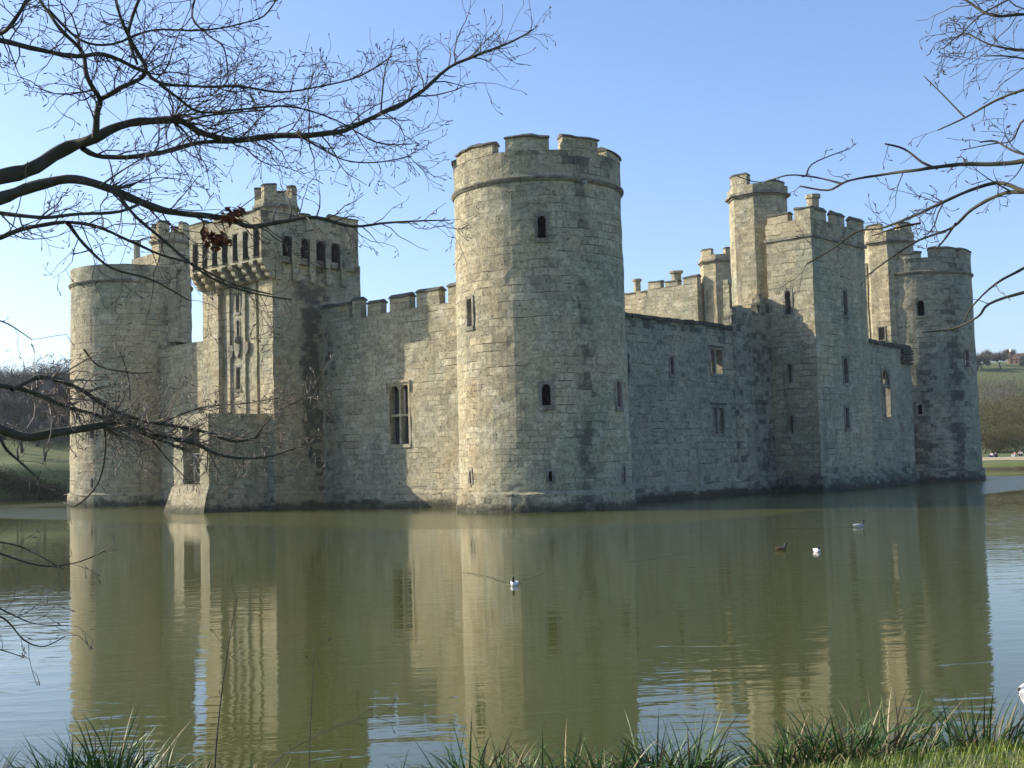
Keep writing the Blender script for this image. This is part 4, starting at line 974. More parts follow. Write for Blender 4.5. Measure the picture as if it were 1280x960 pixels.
LB = [
 dict(px=[(-30, 528), (0, 537), (40, 545), (90, 537), (130, 532), (165, 532), (200, 545), (240, 553), (280, 570), (330, 572), (370, 560)], d=(6.2, 7.6), th=[15, 14, 13, 11, 9, 8, 7, 6, 4, 3, 1.6], twig_len=0.42, gap=0.055, start=0.35),
 dict(px=[(-30, 480), (0, 482), (40, 490), (80, 508), (120, 518), (160, 535), (200, 550), (232, 562)], d=(6.3, 7.4), th=(7, 4), twig_len=0.4, gap=0.08, start=0.2),
 dict(px=[(14, 487), (28, 480), (50, 472), (80, 477), (110, 492), (140, 512), (180, 527), (215, 532), (255, 540), (295, 552), (325, 545)], d=(6.4, 7.6), th=[6, 6, 6.5, 6.5, 6, 5.5, 5, 4.5, 4.5, 4, 2], twig_len=0.45, gap=0.055, start=0.2),
 dict(px=[(320, 545), (345, 515), (375, 500), (395, 480)], d=(7.6, 7.8), th=(2.5, 1.3), twig_len=0.35, gap=0.07),
 dict(px=[(200, 530), (250, 510), (300, 505), (345, 498)], d=(7.2, 7.6), th=(3, 1.4), twig_len=0.36, gap=0.055),
 dict(px=[(105, 437), (125, 458), (165, 466), (190, 465)], d=(7.0, 7.2), th=(2.6, 1.4), twig_len=0.28, gap=0.12, level=1),
 dict(px=[(162, 500), (160, 470), (150, 440)], d=(7.0, 7.1), th=(2.6, 1.4), twig_len=0.3, gap=0.1, level=1),
 dict(px=[(128, 510), (132, 560), (122, 605), (95, 632), (80, 628)], d=(7.0, 7.1), th=(3.5, 1.8), twig_len=0.22, gap=0.14, level=1),
 dict(px=[(0, 545), (8, 562), (28, 580), (48, 598)], d=(6.2, 6.3), th=(5, 2.5), twig_len=0.3, gap=0.15, level=1),
 dict(px=[(190, 550), (215, 580), (240, 605)], d=(7.2, 7.4), th=(2.4, 1.2), twig_len=0.25, gap=0.14, level=1),
 dict(px=[(-20, 684), (20, 699), (60, 708), (100, 702), (132, 688)], d=(6.0, 6.4), th=(3.4, 1.3), twig_len=0.28, gap=0.11, level=1),
 dict(px=[(-20, 675), (15, 680), (40, 690), (80, 712)], d=(6.0, 6.2), th=(3, 1.3), twig_len=0.3, gap=0.1, level=1),
 dict(px=[(-20, 762), (8, 775), (30, 800), (55, 808), (82, 795)], d=(5.9, 6.2), th=(3.4, 1.4), twig_len=0.3, gap=0.10, level=1),
 dict(px=[(-20, 750), (15, 768), (45, 780), (85, 782)], d=(5.9, 6.2), th=(3, 1.2), twig_len=0.3, gap=0.10, level=1),
 dict(px=[(-20, 806), (10, 815), (30, 822)], d=(5.9, 6.1), th=(2.4, 1.2), twig_len=0.22, gap=0.12, level=1),
 dict(px=[(-20, 395), (10, 405), (40, 425)], d=(6.0, 6.3), th=(3.2, 1.3), twig_len=0.3, gap=0.12, level=1),
]
for L in LB:
    L.setdefault('level', 2)
    if L['level'] == 2: L['gap'] *= 0.5
nb_, _, _ = near_tree('bare_tree', 'low bare tree whose drooping branch crosses the far left tower and gate tower', (-300, 5.6), LB, 5, 0.15, 5.5, tmat='twig_lit',
    clumps=[(-30, 528, 6.2, 15, 2.6), (-30, 480, 6.3, 7, 2.7), (-20, 684, 6.0, 5, 2.1), (-20, 675, 6.0, 5, 2.2), (-20, 762, 5.9, 5, 1.8), (-20, 750, 5.9, 5, 1.9), (-20, 806, 5.9, 4, 1.7), (-20, 395, 6.0, 5, 3.2)])
RT_ = [
 dict(px=[(1310, 190), (1280, 201), (1240, 205), (1200, 205), (1150, 212), (1110, 217), (1060, 226), (1035, 238), (1000, 233)], d=(6.8, 7.8), th=(9, 2.4), twig_len=0.4, gap=0.20, prob=.6),
 dict(px=[(1052, 229), (1020, 222), (985, 219), (950, 228), (918, 219)], d=(7.6, 7.9), th=(3.4, 1.3), twig_len=0.25, gap=0.25, level=1),
 dict(px=[(1008, 219), (1015, 205), (1045, 192), (1062, 186)], d=(7.7, 7.8), th=(2.6, 1.4), twig_len=0.15, gap=0.12, level=1),
 dict(px=[(1172, 211), (1152, 203), (1130, 186), (1106, 180)], d=(7.3, 7.4), th=(4, 2.6), twig_len=0.2, gap=0.2, level=1),
 dict(px=[(1310, 232), (1280, 238), (1245, 228), (1200, 243), (1160, 262), (1130, 275), (1100, 286), (1070, 290), (1040, 312), (1008, 330)], d=(6.8, 7.8), th=(7, 2), twig_len=0.4, gap=0.12, start=0.4),
 dict(px=[(1310, 238), (1280, 240), (1250, 243), (1215, 262), (1190, 285), (1150, 300), (1110, 325), (1082, 346)], d=(7.0, 7.8), th=(8, 2), twig_len=0.35, gap=0.2, prob=.7),
 dict(px=[(1195, 280), (1180, 300), (1170, 312)], d=(7.2, 7.3), th=(4, 2), twig_len=0.2, gap=0.2, level=1),
 dict(px=[(1150, 279), (1120, 285), (1090, 295)], d=(7.4, 7.6), th=(4, 2), twig_len=0.3, gap=0.15, level=1),
 dict(px=[(1310, 105), (1280, 112), (1240, 128), (1205, 148), (1172, 163)], d=(6.8, 7.3), th=(5, 2), twig_len=0.35, gap=0.2),
 dict(px=[(1205, 146), (1180, 120), (1155, 95)], d=(7.2, 7.4), th=(2.4, 1.3), twig_len=0.2, gap=0.25, level=1),
 dict(px=[(1310, 160), (1280, 150), (1265, 175), (1240, 180), (1200, 188)], d=(6.9, 7.3), th=(4, 1.4), twig_len=0.4, gap=0.12),
 dict(px=[(1310, 200), (1270, 190), (1245, 177), (1225, 178)], d=(6.9, 7.2), th=(5, 2), twig_len=0.35, gap=0.12),
 dict(px=[(1310, 320), (1280, 335), (1245, 355), (1215, 383), (1206, 402)], d=(6.8, 7.2), th=(5, 2), twig_len=0.25, gap=0.4, level=1, prob=.5),
 dict(px=[(1310, 355), (1280, 365), (1236, 380), (1222, 396), (1190, 411), (1152, 415)], d=(6.8, 7.4), th=(6, 2), twig_len=0.25, gap=0.4, level=1, prob=.5),
 dict(px=[(1310, 20), (1280, 18), (1245, 20), (1215, 6), (1190, -15)], d=(6.8, 7.1), th=(5, 3), twig_len=0.6, gap=0.09),
 dict(px=[(1310, 60), (1270, 62), (1235, 55), (1205, 42), (1180, 60)], d=(6.8, 7.2), th=(4, 1.6), twig_len=0.5, gap=0.10),
 dict(px=[(1310, -20), (1270, -5), (1225, 20), (1195, 50)], d=(6.8, 7.2), th=(4, 1.6), twig_len=0.45, gap=0.09),
 dict(px=[(1310, 85), (1285, 75), (1255, 70), (1230, 70)], d=(6.8, 7.0), th=(4, 1.6), twig_len=0.45, gap=0.09),
]
for L in RT_:
    L.setdefault('level', 2)
    if L['px'][0][1] < 100: L['gap'] *= .65; L['twig_len'] *= 1.1
near_tree('bare_tree', 'bare tree reaching thin branches in from the right edge', (1640, 6.6), RT_, 23, 0.2, 9.0,
    clumps=[(1310, 190, 6.8, 9, 3.6), (1310, 232, 6.8, 7, 3.5), (1310, 238, 7.0, 8, 3.4), (1310, 105, 6.8, 5, 4.0), (1310, 160, 6.9, 4, 3.8), (1310, 200, 6.9, 5, 3.7), (1310, 320, 6.8, 5, 3.1), (1310, 355, 6.8, 6, 3.0), (1310, 20, 6.8, 5, 4.6), (1310, 60, 6.8, 4, 4.4), (1310, -20, 6.8, 4, 4.8), (1310, 85, 6.8, 4, 4.2)])
# clumps of withered leaves caught in the upper-left tree
def leaf_clump(x, y, d, n, spread, seed):
    r = random.Random(seed); mb = MB(); c = at(x, y, d)
    for _ in range(n):
        p = c+V((r.gauss(0, spread), r.gauss(0, spread), r.gauss(0, spread*0.6))); a = rvec(r); b = a.cross(rvec(r)).normalized(); l, w = r.uniform(.02, .045), r.uniform(.012, .022)
        q = a.cross(b)*r.uniform(.002, .012)
        mb.face([p-a*l, p+b*w+q, p+a*l]); mb.face([p-a*l, p+a*l, p-b*w+q])
    o = mb.build('dead_leaves', M['deadleaf'], nt_); o.matrix_parent_inverse = Matrix.Translation(-V(nt_.location)); return o
leaf_clump(286, 274, 7.42, 34, 0.030, 1); leaf_clump(274, 300, 7.4, 46, 0.034, 2); leaf_clump(262, 294, 7.4, 18, 0.02, 3); leaf_clump(298, 266, 7.45, 14, 0.02, 4)

# ------------------------------------------------------------------ far trees, bushes and hill
def far_material(name, a, b, c):
    g = G(name); pos = g.new('ShaderNodeNewGeometry').outputs['Position']
    col = g.mix(g.ramp(g.noise(pos, 0.25, 4), 0.38, 0.62), a, b); col = g.mix(g.math('MULTIPLY', g.ramp(g.noise(pos, 1.6, 3), 0.5, 0.7), 0.7), col, c)
    g.link(col, g.b.inputs['Base Color']); g.b.inputs['Roughness'].default_value = 1; g.b.inputs['Specular IOR Level'].default_value = 0.1; return g.m
M['far_twig'] = far_material('far_twigs', (0.20, 0.18, 0.155), (0.15, 0.14, 0.12), (0.26, 0.235, 0.19))
M['far_brown'] = far_material('brown_scrub', (0.135, 0.115, 0.055), (0.095, 0.095, 0.042), (0.17, 0.135, 0.075))
M['far_green'] = far_material('evergreen_scrub', (0.045, 0.065, 0.022), (0.06, 0.08, 0.03), (0.09, 0.09, 0.035))
M['far_dark'] = far_material('dark_bank_scrub', (0.030, 0.036, 0.018), (0.045, 0.045, 0.022), (0.06, 0.055, 0.03))
def far_tree(x, y, h, label, seed, group, twmat='far_twig', w=0.5, tlen=0.07, count=1600, name='bare_tree', stem=0.17):
    r = random.Random(seed); z = ground_z(x, y)
    t = empty(name, (x, y, z)); tag(t, label, 'tree', group)
    b = MB(); tips = []
    def br(p, d, l, rad, lev):
        pts, rd = [p.copy()], [rad]; n = 4
        for i in range(n):
            d = (d+rvec(r)*0.16+V((0, 0, 0.05))).normalized(); p = p+d*l/n; pts.append(p.copy()); rd.append(rad*(1-0.5*(i+1)/n))
        b.tube(pts, rd, 5 if lev > 2 else 3, cap=False)
        for q in pts[1:]: tips.append((q, d, lev))
        if lev == 0: return
        for _ in range(r.choice((2, 3, 3)) if lev > 1 else 3):
            a = d.cross(rvec(r)).normalized(); an = R(r.uniform(18, 48)); br(p if r.random() < .7 else pts[r.choice((2, 3))], (d*cos(an)+a*sin(an)).normalized(), l*r.uniform(.70, .92), rd[-1]*.8, lev-1)
    br(V((0, 0, -0.3)), V((0, 0, 1)), h*stem, h*0.022, 5)
    o = b.build('trunk', M['bark'], t, smooth=True)
    tw = MB(); T = [q for q in tips if q[2] <= 2]
    for _ in range(count):
        p, d, lev = r.choice(T); dd = (d+rvec(r)*0.9+V((0, 0, .25))).normalized(); L = h*tlen*r.uniform(.4, 1.2); s = dd.cross(rvec(r)).normalized()*h*0.0024
        e = p+dd*L; tw.face([p-s, p+s, e])
    tw.build('crown', M[twmat], t)
    return t
def az_point(px, d):
    f = V((fw.x+RT.x*(px-640)/F_PX, fw.y+RT.y*(px-640)/F_PX, 0)); f.normalize(); return CAM.x+f.x*d, CAM.y+f.y*d
i = 0
LLAB = ['grey bare tree at the left edge, tallest above the far bank', 'bare tree second from the left edge on the far bank', 'slim bare tree third from the left edge on the far bank', 'broad bare tree on the far bank nearest the far left tower', 'bare tree half hidden by the far left tower', 'grey bare tree deeper in the wood at the left edge', 'grey bare tree deeper in the wood behind the drooping branch', 'faint bare tree deep in the wood next to the far left tower', 'bare tree low in the wood left of the far left tower', 'bushy bare tree at the foot of the wood by the left edge']
for (px, d, h) in ((4, 165, 16), (28, 150, 12.5), (46, 158, 14.5), (66, 170, 15.5), (88, 160, 14), (15, 190, 18), (38, 200, 18), (75, 205, 18), (55, 140, 8), (22, 142, 8.5), (-30, 170, 17), (-14, 150, 13)):
    x, y = az_point(px, d); far_tree(x, y, h, LLAB[i] if i < 10 else 'bare tree of the far bank standing just outside the left edge', 100+i, 'bare trees on the far left bank', count=2600, w=.5); i += 1
def bush(x, y, w, h, label, seed, mat, group, name='bush', n=1400, leaf=0.03, depth=None, flat=0.0):
    twiggy = name == 'thicket' and mat != 'far_green'; n = n*3 if twiggy else n
    r = random.Random(seed); z = ground_z(x, y); o = empty(name, (x, y, z)); tag(o, label, 'bush', group)
    lobes = [(r.uniform(-.42, .42)*w, r.uniform(-.42, .42)*(depth or w), h*r.uniform(.25, .62), r.uniform(.22, .42)*min(w, 2.2*h), h*r.uniform(.25, .42)) for _ in range(11)]
    mb = MB()
    for _ in range(n):
        lx, ly, lz, lr, lh = r.choice(lobes); u = rvec(r)*(r.random()**0.4)*(1+0.12*r.gauss(0, 1)); p = V((lx+u.x*lr, ly+u.y*lr, max(0.05, lz+u.z*lh)))
        if twiggy and r.random() < .85:      # bare shoots, mostly rising
            a = (rvec(r)+V((u.x*.8, u.y*.8, .9))).normalized(); b = a.cross(rvec(r)).normalized(); s = h*leaf*r.uniform(1.2, 3.2); wd = max(.012, h*.0024); mb.face([p-a*s*.5-b*wd, p-a*s*.5+b*wd, p+a*s])
        else:
            a = rvec(r); b = a.cross(rvec(r)).normalized(); s = h*leaf*r.uniform(.4, 1.0)*(.45 if twiggy else 1); mb.face([p-a*s*1.6, p+b*s*.7, p+a*s*1.6, p-b*s*.7])
    mb.build('foliage', M[mat], o)
    st = MB(); sf_ = .35 if twiggy else 1
    for k in range(7):
        lx, ly, lz, lr, lh = lobes[k]; st.tube([V((lx*.15, ly*.15, -.2)), V((lx*.5, ly*.5, lz*.5)), V((lx, ly, lz+lh*.5))], [h*.02*sf_, h*.014*sf_, h*.006*sf_], 5)
    st.build('stems', M['bark'], o)
    return o
BL = ['dark scrub bush at the left edge just over the far water', 'dark scrub bush second from the left edge over the far water', 'dark scrub bush in the middle of the left bank', 'dark scrub bush on the left bank close to the far left tower', 'dark scrub bush half behind the far left tower']
for k, px in enumerate((2, 22, 43, 63, 84)):
    x, y = az_point(px, 121); bush(x-2, y, 4.5, 2.6, BL[k], 300+k, 'far_dark', 'dark bushes on the far left bank', n=1500, depth=4)
# right-hand hillside
RL = ['brown leafless thicket on the hillside beside the far right tower', 'brown thicket at the right edge of the hillside', 'olive thicket high on the hillside', 'brown thicket halfway up the hillside', 'rounded brown thicket low on the hillside at right edge', 'dark green bush at the foot of the hillside thicket', 'russet bush right of the dark green bush', 'brown thicket between tower and dark green bush', 'pale brown thicket near the top of the slope', 'pale brown thicket at the right, near the top of the slope', 'olive thicket outside the right edge', 'grey-brown thicket along the top of the slope beside the far right tower', 'broad brown thicket in the middle of the slope top', 'grey-brown thicket along the top of the slope at the right edge', 'brown thicket in the heart of the slope', 'brown thicket at the right of the slope, above the russet bush']
for k, (px, d, w, h, mt) in enumerate(((1226, 232, 13, 8, 'far_brown'), (1272, 236, 15, 9, 'far_brown'), (1245, 285, 16, 10, 'far_brown'), (1258, 258, 15, 9, 'far_brown'), (1283, 212, 10, 6, 'far_brown'), (1243, 213, 8.5, 5.6, 'far_green'), (1266, 214, 8, 5.5, 'far_brown'), (1224, 212, 6, 5, 'far_brown'), (1232, 315, 16, 9.5, 'far_twig'), (1272, 318, 18, 9.5, 'far_brown'), (1300, 250, 14, 9, 'far_brown'), (1222, 340, 20, 9, 'far_twig'), (1250, 345, 22, 9.5, 'far_brown'), (1280, 347, 22, 9, 'far_twig'), (1238, 262, 14, 9, 'far_brown'), (1276, 285, 16, 10, 'far_brown'))):
    x, y = az_point(px, d); bush(x, y, w, h, RL[k], 400+k, mt, 'thickets on the right-hand hillside', name='thicket', n=2600, leaf=0.024)
for k, (px, lab) in enumerate(((1236, 'low shrub at the water edge right of the far right tower'), (1250, 'low russet shrub in the middle of the far right shore'), (1264, 'low green shrub on the far right shore'), (1277, 'low shrub on the far right shore at the right edge'))):
    x, y = az_point(px, 144+k*.5); bush(x, y, 2.6, 1.15, lab, 500+k, ('far_green', 'far_brown', 'far_green', 'far_brown')[k], 'low shrubs along the far right shore', n=700)
for k, (px, d, h, lab) in enumerate(((1222, 420, 19, 'bare tree on the skyline beside the far right tower'), (1234, 440, 15, 'small bare tree on the skyline, second from the far right tower'), (1252, 430, 17, 'bare tree on the skyline left of the white cowl'), (1262, 460, 14, 'low bare tree on the skyline behind the cowled house'), (1284, 430, 15, 'bare tree on the skyline at the right edge'), (1228, 428, 14, 'bushy bare tree on the skyline between the two nearest the tower'), (1216, 425, 16, 'bare tree on the skyline touching the edge of the far right tower'))):
    x, y = az_point(px, d); far_tree(x, y, h, lab, 600+k, 'bare trees on the hill skyline', count=4200, tlen=.12, stem=.08)
# undergrowth filling the wood on the left bank
UL = ['grey undergrowth at the left edge of the wood', 'grey undergrowth under the tallest left bank tree', 'grey undergrowth in the middle of the left wood', 'grey undergrowth right of the middle of the left wood', 'grey undergrowth close to the far left tower', 'grey undergrowth meeting the far left tower', 'pale undergrowth deep in the left wood', 'pale undergrowth deep in the wood by the far left tower']
for k, (px, d, h) in enumerate(((0, 172, 9), (16, 168, 10), (32, 174, 11), (50, 170, 10.5), (66, 175, 11.5), (82, 172, 11), (20, 200, 14), (62, 205, 14))):
    x, y = az_point(px, d); bush(x, y, 13, h, UL[k], 700+k, 'far_twig', 'undergrowth of the far left wood', name='thicket', n=2600, leaf=0.030)

# house with a white cowl on the skyline
hx_, hy_ = az_point(1271, 452); hz = ground_z(hx_, hy_)
H = empty('oast_house', (hx_, hy_, hz-1.0)); H.scale = (0.5, 0.5, 0.5); tag(H, 'distant brown-roofed house with a small white cowl on the skyline', 'house')
brick_m = simple('far_brick', (0.16, 0.11, 0.08), 0.9, 0.3, 1.0); roof_m = simple('far_roof_tiles', (0.10, 0.07, 0.055), 0.9, 0.3, 1.0); white_m = simple('white_paint', (0.8, 0.8, 0.78), 0.5, 0.05)
b = MB(); b.box(-1, 9, -3, 3, -1, 5.2); b.build('wall', brick_m, H)
b = MB()
for f in ([(-1.4, -3.5, 4.8), (9.4, -3.5, 4.8), (9.4, 0, 9.0), (-1.4, 0, 9.0)], [(9.4, 3.5, 4.8), (-1.4, 3.5, 4.8), (-1.4, 0, 9.0), (9.4, 0, 9.0)], [(-1.4, 3.5, 4.8), (-1.4, -3.5, 4.8), (-1.4, 0, 9.0)], [(9.4, -3.5, 4.8), (9.4, 3.5, 4.8), (9.4, 0, 9.0)]): b.face(f)
b.build('roof', roof_m, H)
b = MB(); b.lathe([(2.6, -1), (2.6, 6.0)], (-3, 0), 20); b.build('kiln', brick_m, H)
b = MB(); b.lathe([(2.9, 5.9), (0.8, 10.6)], (-3, 0), 20); b.build('kiln_roof', roof_m, H)
b = MB(); b.lathe([(0.85, 10.6), (0.95, 11.3), (0.45, 12.8), (0.08, 13.6)], (-3, 0), 10); b.build('cowl', white_m, H)
for k, wx in enumerate((1.2, 4.2, 7.2)):
    b = MB(); b.box(wx, wx+0.9, -3.05, -3.01, 2.2, 3.6); b.build('window', M['void'], H)

# sandy path edge on the far right bank
b = MB(); pm = simple('sandy_path', (0.42, 0.34, 0.22), 0.95, 0.2, 2.0)
for i in range(60):
    x0, x1 = -70+i*1.6, -70+(i+1)*1.6
    for (ya, da, yb_, db) in ((103.2, 0.02, 104.0, 0.30), (104.0, 0.30, 106.4, 0.36)):
        b.face([(x0, ya, ground_z(x0, ya)+da), (x1, ya, ground_z(x1, ya)+da), (x1, yb_, ground_z(x1, yb_)+db), (x0, yb_, ground_z(x0, yb_)+db)])
tag(b.build('path', pm), kind='structure')

# ------------------------------------------------------------------ people sitting on the far grass
def skin_mesh(name, verts, edges, rads, mat, parent, sub=2):
    me = bpy.data.meshes.new(name); me.from_pydata(verts, edges, []); me.update()
    o = bpy.data.objects.new(name, me); COL.objects.link(o); o.parent = parent
    m = o.modifiers.new('skin', 'SKIN'); m.use_smooth_shade = True
    sk = me.skin_vertices[0].data if me.skin_vertices else None
    for i, r_ in enumerate(rads): sk[i].radius = (r_, r_) if not isinstance(r_, tuple) else r_
    sk[0].use_root = True
    s2 = o.modifiers.new('sub', 'SUBSURF'); s2.levels = sub; s2.render_levels = sub
    me.materials.append(mat); return o
skin_m = simple('skin', (0.45, 0.28, 0.20), 0.6, 0.1)
def seated_person(x, y, rot, top, legs, label, lean=0.0):
    z = ground_z(x, y); p = empty('person', (x, y, z+0.02)); p.rotation_euler = (0, 0, rot)
    tag(p, label, 'person', None)
    v = [(0, 0, .14), (0, -.03-lean, .38), (0, -.02-lean, .54), (0, 0-lean, .66), (0, .02-lean, .80), (0, .03-lean, .86),
         (.10, .05, .12), (.16, .42, .42), (.15, .55, .05), (.15, .68, .05), (-.10, .05, .12), (-.16, .42, .42), (-.15, .55, .05), (-.15, .68, .05),
         (.19, -.02-lean, .56), (.25, .14-lean, .34), (.15, .36, .40), (.12, .42, .41), (-.19, -.02-lean, .56), (-.25, .14-lean, .34), (-.15, .36, .40), (-.12, .42, .41)]
    e = [(0, 1), (1, 2), (2, 3), (3, 4), (4, 5), (0, 6), (6, 7), (7, 8), (8, 9), (0, 10), (10, 11), (11, 12), (12, 13), (2, 14), (14, 15), (15, 16), (16, 17), (2, 18), (18, 19), (19, 20), (20, 21)]
    r_ = [(.17, .12), (.15, .10), (.17, .10), (.055, .055), (.09, .105), (.07, .08), .09, .065, .045, .04, .09, .065, .045, .04, .055, .045, .035, .03, .055, .045, .035, .03]
    skin_mesh('body', v, e, r_, skin_m, p)
    skin_mesh('shirt', [v[i] for i in (0, 1, 2, 14, 15, 18, 19)], [(0, 1), (1, 2), (2, 3), (3, 4), (2, 5), (5, 6)], [(.185, .135), (.17, .12), (.185, .12), .07, .055, .07, .055], top, p)
    skin_mesh('trousers', [v[i] for i in (0, 6, 7, 8, 10, 11, 12)], [(0, 1), (1, 2), (2, 3), (0, 4), (4, 5), (5, 6)], [(.19, .14), .105, .078, .058, .105, .078, .058], legs, p)
    h = MB(); h.lathe([(0.02, -0.02), (.10, 0.0), (.105, .05), (.08, .10), (.02, .125)], (0, .015-lean), 12); hh = h.build('hair', M['bark'], p, smooth=True); hh.location = (0, -0.01, .79)
    return p
wh = simple('white_cotton', (0.78, 0.77, 0.75), 0.8, 0.05); dk = simple('dark_cloth', (0.05, 0.05, 0.07), 0.9, 0.1); jn_ = simple('blue_denim', (0.09, 0.12, 0.2), 0.9, 0.1); rd_ = simple('red_cloth', (0.40, 0.16, 0.13), 0.9, 0.1)
for (px, d, rot, a, b_, lab) in ((1235, 176, 2.6, wh, jn_, 'person in a white top sitting on the far grass beside one in dark clothes'), (1240, 176.5, 3.6, dk, dk, 'person in dark clothes sitting on the grass beside the one in white'), (1264, 174, 3.0, rd_, wh, 'person in a reddish top sitting apart on the far grass'), (1271, 182, 3.3, wh, dk, 'person in a white top sitting higher up at the right edge')):
    x, y = az_point(px, d); seated_person(x, y, rot, a, b_, lab)

# ------------------------------------------------------------------ waterfowl
def duck(x, y, heading, body_m, head_m, bill_m, label, s=1.0, flank=None):
    o = empty('duck', (x, y, 0)); o.rotation_euler = (0, 0, heading); o.scale = (s, s, s); tag(o, label, 'duck')
    b = MB(); n = 12; prof = [(-.25, .10, .010, .010), (-.21, .085, .045, .03), (-.13, .060, .085, .07), (0, .050, .105, .085), (.10, .050, .095, .085), (.17, .060, .060, .065), (.20, .075, .02, .03)]
    def ring(p, seg=14):
        base = len(b.v)
        for (xx, zc, ry, rz) in p:
            for k in range(seg):
                a = 2*pi*k/seg; b.v.append(V((xx, ry*cos(a), zc+rz*sin(a)))); b.st.append(0)
        for i in range(len(p)-1):
            for k in range(seg):
                k2 = (k+1) % seg; b.f.append([base+i*seg+k, base+i*seg+k2, base+(i+1)*seg+k2, base+(i+1)*seg+k]); b.uv += [(0, 0)]*4; b.mi.append(0)
        for c in (0, len(p)-1): b.f.append([base+c*seg+k for k in range(seg)]); b.uv += [(0, 0)]*seg; b.mi.append(0)
    ring(prof); b.build('body', body_m, o, smooth=True)
    b = MB(); b.tube([V((.12, 0, .09)), V((.17, 0, .15)), V((.175, 0, .20)), V((.19, 0, .235)), V((.215, 0, .245)), V((.24, 0, .24)), V((.252, 0, .235))], [.05, .036, .032, .040, .044, .034, .018], 10); b.build('head', head_m, o, smooth=True)
    b = MB(); b.tube([V((.245, 0, .235)), V((.27, 0, .228)), V((.295, 0, .225))], [.018, .013, .008], 6); b.build('bill', bill_m, o, smooth=True)
    for sy in (-1, 1):
        b = MB(); b.tube([V((-.20, sy*.03, .115)), V((-.12, sy*.075, .10)), V((0, sy*.095, .095)), V((.09, sy*.085, .09))], [.008, .028, .035, .012], 8); b.build('wing', flank or body_m, o, smooth=True)
    return o
bl = simple('black_feather', (0.02, 0.022, 0.025), 0.5, 0.1); br_ = simple('brown_feather', (0.16, 0.10, 0.05), 0.7, 0.4, 40); gy = simple('grey_feather', (0.5, 0.48, 0.46), 0.7, 0.1, 30); bill = simple('slate_bill', (0.15, 0.17, 0.2), 0.4, 0.1); ob = simple('orange_bill', (0.55, 0.22, 0.04), 0.4, 0.1)
duck(24.3, -29.0, R(-58), wh, bl, bill, 'black and white duck swimming alone with a wake, nearest the camera', 0.68)
duck(24.74, -19.13, R(40), br_, bl, bill, 'brown duck with a dark head, leftmost of the three by the right wall', 0.68)
duck(25.83, -19.22, R(-35), wh, bl, bill, 'white duck with a dark head, middle of the three by the right wall', 0.68)
duck(22.25, -9.67, R(48), gy, bl, bill, 'pale grey duck with a black head, farthest right of the three', 0.85)
# swan entering at the right edge
sx_, sy_ = az_point(1322, 12.2); S = empty('swan', (sx_, sy_, 0)); S.rotation_euler = (0, 0, atan2(RT.y, RT.x)+0.15); tag(S, 'white swan on the water, its tail just entering at the right edge', 'swan')
b = MB(); seg = 16
for (xx, zc, ry, rz) in ((-.56, .30, .01, .01), (-.50, .26, .07, .07), (-.38, .20, .16, .16), (-.15, .17, .24, .22), (.10, .16, .25, .22), (.30, .15, .18, .17), (.42, .15, .05, .06)):
    for k in range(seg): a = 2*pi*k/seg; b.v.append(V((xx, ry*cos(a), zc+rz*sin(a)))); b.st.append(0)
for i in range(6):
    for k in range(seg): k2 = (k+1) % seg; b.f.append([i*seg+k, i*seg+k2, (i+1)*seg+k2, (i+1)*seg+k]); b.uv += [(0, 0)]*4; b.mi.append(0)
b.build('body', wh, S, smooth=True)
b = MB(); b.tube([V((.32, 0, .18)), V((.44, 0, .32)), V((.44, 0, .50)), V((.38, 0, .66)), V((.42, 0, .78)), V((.50, 0, .80)), V((.57, 0, .77))], [.09, .05, .04, .038, .045, .045, .025], 10); b.build('neck', wh, S, smooth=True)
b = MB(); b.tube([V((.56, 0, .775)), V((.66, 0, .74))], [.025, .012], 6); b.build('bill', ob, S, smooth=True)
for sy2 in (-1, 1):
    b = MB(); b.tube([V((-.52, sy2*.06, .32)), V((-.30, sy2*.17, .30)), V((0, sy2*.23, .26)), V((.22, sy2*.19, .24))], [.02, .09, .11, .04], 10); b.build('wing', wh, S, smooth=True)

# ------------------------------------------------------------------ bank vegetation at the photographer's feet
def leaf_mat(name, a, b, trans=True):
    g = G(name); pos = g.new('ShaderNodeNewGeometry').outputs['Position']
    g.link(g.mix(g.ramp(g.noise(pos, 9, 3), 0.35, 0.65), a, b), g.b.inputs['Base Color']); g.b.inputs['Roughness'].default_value = 0.5; g.b.inputs['Specular IOR Level'].default_value = 0.35
    return g.m
BM = [leaf_mat('sedge_dark', (0.028, 0.078, 0.014), (0.042, 0.105, 0.018)), leaf_mat('sedge_green', (0.055, 0.125, 0.02), (0.085, 0.15, 0.025)), leaf_mat('sedge_straw', (0.30, 0.25, 0.13), (0.20, 0.16, 0.08)), leaf_mat('sedge_brown', (0.12, 0.08, 0.04), (0.17, 0.12, 0.06))]
def shore_t(px):
    lo, hi = 5.0, 14.0
    for _ in range(30):
        m = (lo+hi)/2; x, y = az_point(px, m)
        if moat_d(x, y) > 0: lo = m
        else: hi = m
    return lo
